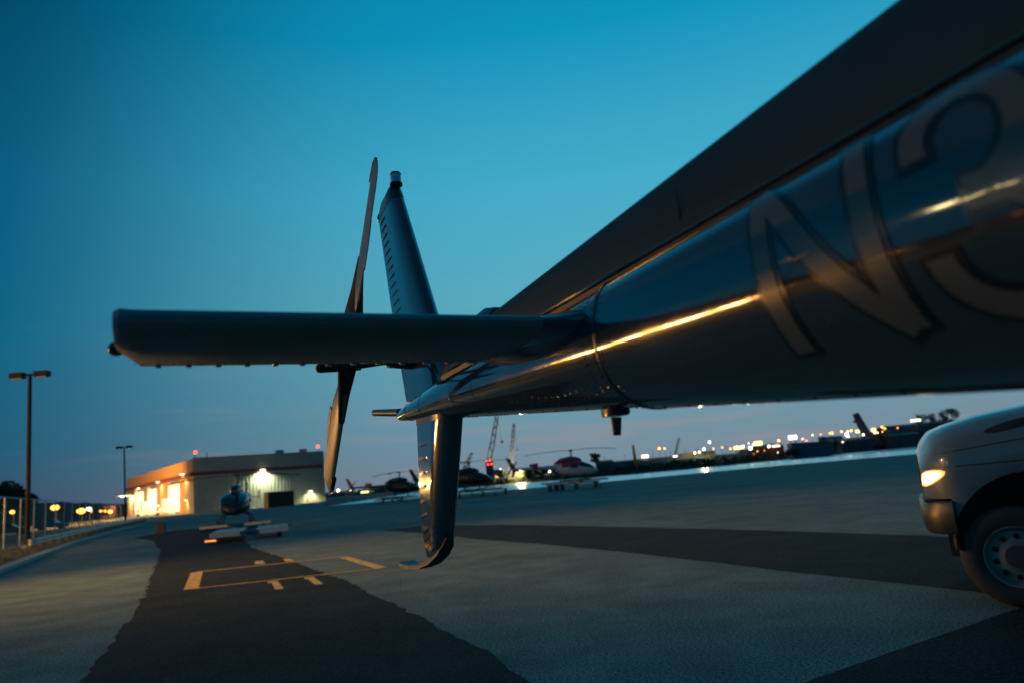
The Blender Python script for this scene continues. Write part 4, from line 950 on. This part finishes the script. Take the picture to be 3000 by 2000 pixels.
added_warehouse = thing('warehouse', 'added unseen warehouse whose sodium dock lights make the warm streak on the boom', 'building', (-62, 27, 0), R(-23.3))  # unseen building, added so its lights mirror as a streak on the boom
MB().box((-4, 0, 3.0), (10, 44, 6)).build('wall', WALLT, added_warehouse)
MB().box((-4, 0, 6.1), (10.6, 44.6, .3)).build('roof', ROOF, added_warehouse)
MB().box((2.2, 0, 4.9), (2.6, 44, .2)).build('dock_canopy', ROOF, added_warehouse)
wme = MB().box((0, 0, 0), (.3, 2.2, .35)).mesh('added_dock_light')
for i in range(16):
    if i in (1, 5, 8, 9, 10, 12, 13, 15): link('added_dock_light', wme, G_STREAK if i > 7 else G_SOD, added_warehouse, (3.2, -20.4 + i * 2.72, 4.55 + (.0 if i % 2 else .25)))
dme = MB().box((0, 0, 0), (.12, 3.4, 3.2)).mesh('dock_door')
for i in range(8): link('dock_door', dme, GALV, added_warehouse, (1.06, -19 + i * 5.4, 1.7))
lt = thing('added_light_tower', 'added unseen light tower whose four warm heads make the glint on the boom', 'light tower', (-21, 5, 0), R(-10))  # unseen tower, added to put a warm glint on the boom side
MB().box((0, 0, .6), (2.2, 1.4, .7)).build('trailer', YELL, lt); MB().tube((0, 0, .9), (0, 0, 8.9), .09, .06, 10).build('mast', GALV, lt, 40); MB().box((0, 0, 8.7), (.1, 3.0, .1)).build('crossbar', GALV, lt)
for sy in (-.5, .5): MB().tube((-.7, sy - .1, .28), (-.7, sy + .1, .28), .28, n=14).build('wheel', BLACK, lt, 40)
for k_ in range(4):
    hd_ = MB().box((.05, -1.14 + .76 * k_, 8.7), (.3, .62, .42)).build('lamp_head', DARKM, lt); MB().box((.22, -1.14 + .76 * k_, 8.7), (.04, .54, .34)).build('lamp_glass', G_GLINT, hd_)
for y_, w_, p_ in ((5.2, 2.2, 800), (9.6, 3.6, 1500), (14.2, 1.6, 700), (18.4, 3.0, 1300)): lamp('AREA', (3.6, y_, 4.3), p_, (1.0, .46, .11), added_warehouse, (12, y_, 3.4), shape='RECTANGLE', size=w_, size_y=.5)  # added area lamps for the boom streak and the warm rotor blade

# ------------------------------------------------------------------ far shore
def fbox(name, x0, x1, y0, y1, Y, dep, mt, label, cat='building', roofm=None, windows=0):
    a, b = at(x0, y1, Y), at(x1, y1, Y); z = at((x0 + x1) / 2, y0, Y).z
    o = thing(name, label, cat, ((a.x + b.x) / 2, Y, 0)); w = abs(b.x - a.x)
    MB().box((0, dep / 2, z / 2), (w, dep, z)).build('wall', mt, o)
    MB().hexa([(-w / 2 - .3, -.3, z), (w / 2 + .3, -.3, z), (w / 2 + .3, dep + .3, z), (-w / 2 - .3, dep + .3, z), (-w / 2 - .3, dep * .4, z + min(1.6, z * .2)), (w / 2 + .3, dep * .4, z + min(1.6, z * .2)), (w / 2 + .3, dep * .6, z + min(1.6, z * .2)), (-w / 2 - .3, dep * .6, z + min(1.6, z * .2))]).build('roof', roofm or SHED, o)
    for i in range(windows): MB().box((-w / 2 + w * (i + .5) / windows, -.06, z * .55), (w / windows * .45, .1, z * .25)).build('window', G_WIN if i % 3 == 0 else GLASS, o)
    return o
fbox('warehouse', 1755, 1800, 1352, 1384, 470, 16, SHED, 'small dark shed directly behind the nose of the red helicopter')
fbox('warehouse', 1805, 1985, 1346, 1380, 480, 20, SHED2, 'long bluish warehouse right of the red helicopter on the far shore')
fbox('warehouse', 2070, 2100, 1325, 1352, 490, 14, SHED3, 'small pale building with a flat canopy right of the domed store')
fbox('warehouse', 2110, 2190, 1330, 1356, 490, 16, SHED2, 'low blue grey shed under the orange lit yard')
fbox('warehouse', 2222, 2300, 1306, 1335, 500, 18, MATS['rust_red_container'], 'low dark orange shed left of the barge')
fbox('warehouse', 2425, 2475, 1282, 1312, 510, 14, SHED3, 'small pale building right of the blue barge bow')
fbox('warehouse', 2560, 2618, 1266, 1290, 500, 15, SHED3, 'yellowish lit shed right of the crawler crane')
fbox('warehouse', 2640, 2860, 1238, 1292, 520, 40, SHED, 'tall dark blue grey warehouse left of the truck hood')
fbox('warehouse', 970, 1010, 1446, 1462, 480, 14, SHED, 'low dark shed right of the hangar')
fbox('warehouse', 1050, 1130, 1432, 1452, 480, 14, SHED, 'low dark shed behind the farther black helicopter', windows=3)
fbox('warehouse', 1500, 1560, 1380, 1398, 470, 12, SHED3, 'pale shed below the tail of the red helicopter')
fbox('warehouse', 1985, 2075, 1342, 1366, 475, 10, SHED, 'low dark shed in front of the domed store')
fbox('warehouse', 2185, 2226, 1318, 1345, 505, 14, SHED, 'low dark shed under the yellow billboard')
fbox('warehouse', 2470, 2560, 1286, 1318, 488, 12, SHED, 'low dark shed at the foot of the crawler crane')
fbox('warehouse', 2600, 2700, 1272, 1304, 492, 14, SHED, 'low dark shed before the tall warehouse')
fbox('warehouse', 2100, 2190, 1340, 1364, 478, 10, SHED, 'low dark shed along the bank below the orange yard')
# domed storage shed
a, b = at(1978, 1360, 492), at(2085, 1360, 492); zt = at(2030, 1322, 492).z
o = thing('domed_store', 'broad dark store with a rounded roof on the far shore', 'building', ((a.x + b.x) / 2, 492, 0)); w = (b.x - a.x) / 2
MB().loft([[Vector((w * math.cos(t), y, max(0, zt * math.sin(t) ** .8))) for t in [math.pi * i / 14 for i in range(15)]] for y in (0, 20)]).build('vault', SHED3, o, 40)
# barge
a, b = at(2305, 1318, 485), at(2432, 1318, 485)
o = thing('barge', 'long blue barge moored on the far shore', 'barge', ((a.x + b.x) / 2, 478, -1.5)); w = (b.x - a.x)
zt = at(2370, 1292, 485).z + 1.5
MB().loft([[Vector((-w / 2, -4, 0)), Vector((-w / 2, 4, 0)), Vector((-w / 2 - .5, 4, zt)), Vector((-w / 2 - .5, -4, zt))], [Vector((w * .36, -4, 0)), Vector((w * .36, 4, 0)), Vector((w * .42, 4, zt * .9)), Vector((w * .42, -4, zt * .9))], [Vector((w * .40, -.5, 0)), Vector((w * .40, .5, 0)), Vector((w * .52, .8, zt)), Vector((w * .52, -.8, zt))]]).build('hull', SHED2, o)
MB().box((w * .25, 0, zt + 1), (w * .12, 4, 2.2)).build('wheelhouse', SHED2, o)
# cranes
def crane(base, tip, Y, width, mt, label, lattice=True, tower=None, hook=None):
    b, t_ = at(*base, Y), at(*tip, Y); o = thing('crane', label, 'crane', (b.x, Y, 0), 0, 'cranes on the far shore'); d_ = Vector((t_.x - b.x, 0, t_.z - b.z)); z0 = b.z
    if tower or z0 > 3: MB().box((0, 0, z0 / 2), (width * 1.3, width * 1.3, z0)).build('tower', mt, o)
    MB().box((width * .8, 0, max(1.2, z0 * .5)), (width * 2.6, width * 2, 2.4)).build('cab', mt, o)
    n = d_.normalized(); u = Vector((n.z, 0, -n.x)); L = d_.length; m_ = MB(); P = Vector((0, 0, z0)); h = width / 2
    if lattice:
        for du in (-h, h):
            for dv in (-h, h):
                m_.tube(P + u * du * .8 + Vector((0, dv, 0)), P + d_ + u * du * .4 + Vector((0, dv * .5, 0)), .36, .28, 5)
        k = int(L / (width * 1.1))
        for i in range(k):
            s_ = 1 if i % 2 else -1; p0, p1 = P + n * (L * i / k), P + n * (L * (i + 1) / k)
            for dv in (-h, h): m_.tube(p0 + u * h * s_ * .7 + Vector((0, dv * .8, 0)), p1 - u * h * s_ * .7 + Vector((0, dv * .8, 0)), .24, .24, 4)
    else:
        m_.loft([[P + u * (-h) + Vector((0, -h, 0)), P + u * h + Vector((0, -h, 0)), P + u * h + Vector((0, h, 0)), P + u * (-h) + Vector((0, h, 0))], [P + d_ + u * (-h * .6) + Vector((0, -h * .6, 0)), P + d_ + u * h * .6 + Vector((0, -h * .6, 0)), P + d_ + u * h * .6 + Vector((0, h * .6, 0)), P + d_ + u * (-h * .6) + Vector((0, h * .6, 0))]])
    m_.build('boom', mt, o)
    if hook:
        hp_ = at(*hook, Y); MB().tube(P + d_, (hp_.x - b.x, 0, hp_.z), .06, .06, 4).build('cable', mt, o); MB().ball((hp_.x - b.x, 0, hp_.z), .9, 8, 6).build('hook_block', mt, o)
    return o
c1 = crane((1434, 1350), (1456, 1218), 450, 3.6, CRANE, 'tall lattice crane with red lights at its foot', tower=True, hook=(1471, 1293))
for px, py in ((1426, 1348), (1435, 1347), (1430, 1359), (1440, 1358)):
    q = at(px, py, 448); MB().ball((q.x - c1.location.x, -2.6, q.z), .5, 8, 6).build('red_light', G_RED, c1)
crane((1493, 1388), (1506, 1240), 470, 2.6, CRANE, 'slender lattice crane behind the tail of the red helicopter', hook=(1516, 1319))
crane((1360, 1372), (1384, 1324), 470, 2.4, CRANE, 'short lattice crane above the rotor of the middle helicopter')
crane((1861, 1346), (1854, 1302), 480, 1.8, CRANEY, 'short yellow crane boom standing upright', False)
crane((1977, 1338), (1990, 1281), 485, 1.7, SHED2, 'thin dark blue crane boom left of the domed store', False)
crane((2545, 1286), (2506, 1210), 500, 5.0, CRANE, 'thick dark crawler crane boom leaning over the shore lights', False, hook=(2503, 1234))
# billboards and lit signs
def sign(x0, x1, y0, y1, Y, g, label):
    a, b = at(x0, (y0 + y1) / 2, Y), at(x1, (y0 + y1) / 2, Y); z0, z1 = at((x0 + x1) / 2, y1, Y).z, at((x0 + x1) / 2, y0, Y).z
    o = thing('lit_sign', label, 'sign', ((a.x + b.x) / 2, Y, 0), 0, 'lit signs on the far shore'); w = b.x - a.x
    MB().box((0, 0, (z0 + z1) / 2), (w, .5, z1 - z0)).build('panel', g, o)
    for s in (-.3, .3): MB().box((s * w, .6, z0 / 2 + .2), (.4, .4, z0)).build('post', DARKM, o)
sign(2209, 2233, 1291, 1303, 500, G_SIGNY, 'glowing yellow billboard on the far shore')
sign(2310, 2334, 1274, 1286, 510, G_SIGNW, 'glowing white billboard above the barge')
sign(1880, 1899, 1331, 1339, 485, G_SIGNW, 'white sign with red edge near the yellow crane')
sign(2150, 2180, 1305, 1314, 490, G_SIGNY, 'yellow lit board over the orange yard')
sign(2507, 2528, 1257, 1266, 505, G_SIGNY, 'yellow lit board left of the crawler crane')
sign(2553, 2566, 1253, 1264, 505, G_SIGNY, 'small square yellow sign right of the crawler crane')
sign(2668, 2697, 1227, 1233, 517, G_SIGNW, 'thin white sign on the roof of the tall warehouse')
sign(2262, 2285, 1303, 1307, 495, G_SIGNW, 'thin white strip light left of the barge')
sign(1972, 1984, 1333, 1337, 480, G_SIGNW, 'small white strip light at the foot of the blue crane')
sign(1058, 1080, 1437, 1442, 470, G_SIGNY, 'yellow strip light below the farther black helicopter')
# lamps on the far shore
LW = 'small warm lamp among the lights of the far shore'; LO = 'small orange lamp among the lights of the far shore'; LN = 'small white lamp among the lights of the far shore'; LR = 'small red lamp among the lights of the far shore'
def shore_lamp(px, py, r, k, Y=488):
    g, lab = {'w': (G_WARM, LW), 'o': (G_SOD, LO), 'n': (G_WHITE, LN), 'r': (G_RED, LR)}[k]
    where = next(w for lim, w in ((1040, 'right of the hangar wall'), (1470, 'at the foot of the tall lattice crane'), (1620, 'under the tail of the red helicopter'), (1960, 'near the yellow crane boom'), (2070, 'above the domed store'), (2130, 'right of the domed store'), (2215, 'over the orange yard'), (2300, 'just left of the barge'), (2420, 'above the barge'), (2500, 'left of the crawler crane'), (9999, 'right of the crawler crane')) if px < lim)
    size = 'big' if r > 1.05 else 'small' if r < .65 else 'middling'
    lab = lab.replace('small', size).replace('among the lights of the far shore', 'on the far shore ' + where)
    q = at(px, py, Y); o = thing('shore_lamp', lab, 'lamp', (q.x, q.y, 0), 0, 'lamps along the far shore ' + where)
    MB().tube((0, 0, 0), (0, 0, q.z), .12, .1, 5).build('pole', DARKM, o); MB().ball((0, -.2, q.z), r * .68, 8, 6).build('lamp_glass', g, o)
for a in ((1931, 1312, 1.0, 'o'), (1947, 1312, .7, 'o'), (2078, 1294, 1.0, 'w'), (2062, 1314, 1.1, 'n'), (2035, 1325, .9, 'w'), (2049, 1323, .8, 'w'), (2090, 1313, .6, 'o'), (2115, 1309, .6, 'o'), (2140, 1313, .8, 'o'), (2159, 1308, .7, 'w'), (2177, 1305, .7, 'w'),
          (2198, 1311, 1.5, 'n'), (2206, 1302, .6, 'n'), (2193, 1297, .5, 'w'), (2252, 1306, 1.1, 'w'), (2281, 1289, 1.0, 'o'), (2278, 1301, .6, 'r'), (2380, 1273, .5, 'w'), (2404, 1271, .5, 'o'), (2409, 1284, .7, 'n'), (2437, 1267, 1.1, 'o'), (2430, 1268, .6, 'o'),
          (2465, 1263, .9, 'o'), (2480, 1271, 1.5, 'n'), (2484, 1277, .8, 'w'), (2483, 1262, .5, 'w'), (2493, 1260, 1.0, 'o'), (2529, 1272, .8, 'n'), (2570, 1266, .5, 'w'), (2562, 1267, .5, 'n'), (2584, 1250, 1.0, 'o'), (2592, 1254, .8, 'o'), (2629, 1252, .5, 'o'),
          (2585, 1263, .5, 'o'), (2351, 1284, .5, 'w'), (2358, 1290, .4, 'r'), (2308, 1298, .4, 'n'), (2469, 1293, .5, 'n'), (2363, 1289, .5, 'o'), (2219, 1320, .5, 'o'), (991, 1436, 1.4, 'w'), (1030, 1435, 1.2, 'w'), (973, 1441, .7, 'n'), (950, 1433, .7, 'n'), (951, 1421, .6, 'n'),
          (1441, 1389, 1.1, 'o'), (1456, 1394, 1.1, 'o'), (1447, 1380, .8, 'w'), (1454, 1379, .8, 'w'), (1466, 1373, .6, 'n'), (1500, 1383, 1.1, 'w'), (1520, 1381, 1.0, 'w'), (1532, 1381, 1.1, 'w'), (1527, 1388, 1.0, 'w'), (1609, 1380, 1.1, 'w'), (1808, 1364, .4, 'o')):
    shore_lamp(*a)
rl = random.Random(5)
for k_ in range(34):
    px = 1800 + 850 * (k_ + rl.random()) / 34; shore_lamp(px, 1397 - (px - 1500) * .0875 - rl.uniform(-4, 14) - 4, rl.uniform(.28, .5), rl.choice('wwoonno'), rl.uniform(484, 530))
by_label = {}
for o in [o for o in col.objects if o.name.startswith('shore_lamp')]: by_label.setdefault(o['label'], []).append(o)
for lab, os_ in by_label.items():
    if len(os_) > 1:
        for k_, o in enumerate(sorted(os_, key=lambda o: o.location.x)): o['label'] = ('first', 'second', 'third', 'fourth', 'fifth', 'sixth', 'seventh', 'eighth', 'ninth', 'tenth')[k_] + ' from left, ' + lab.replace('on the far shore ', '')
lamp('POINT', (at(1525, 1385, 476).x, 462, 8), 30000, (1, .8, .35), None, shadow_soft_size=1)
lamp('POINT', (at(2050, 1318, 478).x, 470, 12), 9000, (1, .9, .5), None, shadow_soft_size=1)
# shore trees, poles
for px, Y, H_, w, lab in ((1475, 462, 6, 9, 'dark bush right of the lattice crane lights'), (1545, 462, 7, 10, 'lit green bush under the tail of the red helicopter'), (1585, 464, 6, 11, 'green bush left of the lone lamp under the red helicopter'),
                          (1630, 466, 6, 12, 'dark bush behind the belly of the red helicopter'), (1690, 470, 7, 13, 'dark bush behind the nose of the red helicopter'), (2330, 470, 4, 12, 'low dark bush at the stern of the barge'), (2450, 500, 8, 12, 'dark tree between the barge and the crawler crane'),
                          (2620, 500, 10, 12, 'dark tree left of the tall warehouse'), (2740, 540, 24, 14, 'first tall tree over the roof of the tall warehouse'), (2775, 540, 27, 15, 'tallest tree over the roof of the tall warehouse'), (2810, 545, 26, 16, 'last tall tree just above the truck hood'),
                          (2030, 470, 4, 9, 'low bush before the domed store'), (1750, 476, 14, 7, 'narrow pale tree right of the red helicopter nose')):
    tree(px, 1400, Y, H_, w, lab, 420, 'trees on the far bank', .9)
m = MB()
for i in range(len(sh) - 2):
    a, b = sh[i], sh[i + 1]
    for k in range(110):
        p = a.lerp(b, random.random()); crown(m, (p.x * 1.008, p.y * 1.008 + random.uniform(1, 10), random.uniform(.2, 2.6)), random.uniform(1.2, 3.2), 14, .8, (1.8, 1, .8))
tag(m.build('shore_scrub', LEAF), 'low dark scrub along the far bank', 'scrub', kind='stuff')
pmm = MB().tube((0, 0, 0), (0, 0, 11), .16, .1, 6)
pmm.box((0, 0, 10.2), (2.4, .15, .15)); pme = pmm.mesh('utility_pole')
for px, lab in ((1912, 'right of the yellow crane boom'), (1964, 'left of the blue crane boom'), (2008, 'right of the blue crane boom'), (2042, 'behind the domed store'), (2130, 'left of the orange yard'), (2165, 'behind the orange yard'), (2240, 'right of the yellow billboard'), (2265, 'behind the low orange shed'),
                (2340, 'right of the white billboard'), (2430, 'at the bow of the barge'), (1770, 'right of the red helicopter nose'), (1830, 'left of the yellow crane boom'), (2600, 'behind the yellowish lit shed'), (2650, 'at the end of the tall warehouse')):
    q = at(px, 1330, 515); o = link('utility_pole', pme, DARKM, None, (q.x, 515, 0)); tag(o, 'thin utility pole on the far shore ' + lab, 'pole', 'utility poles on the far shore')
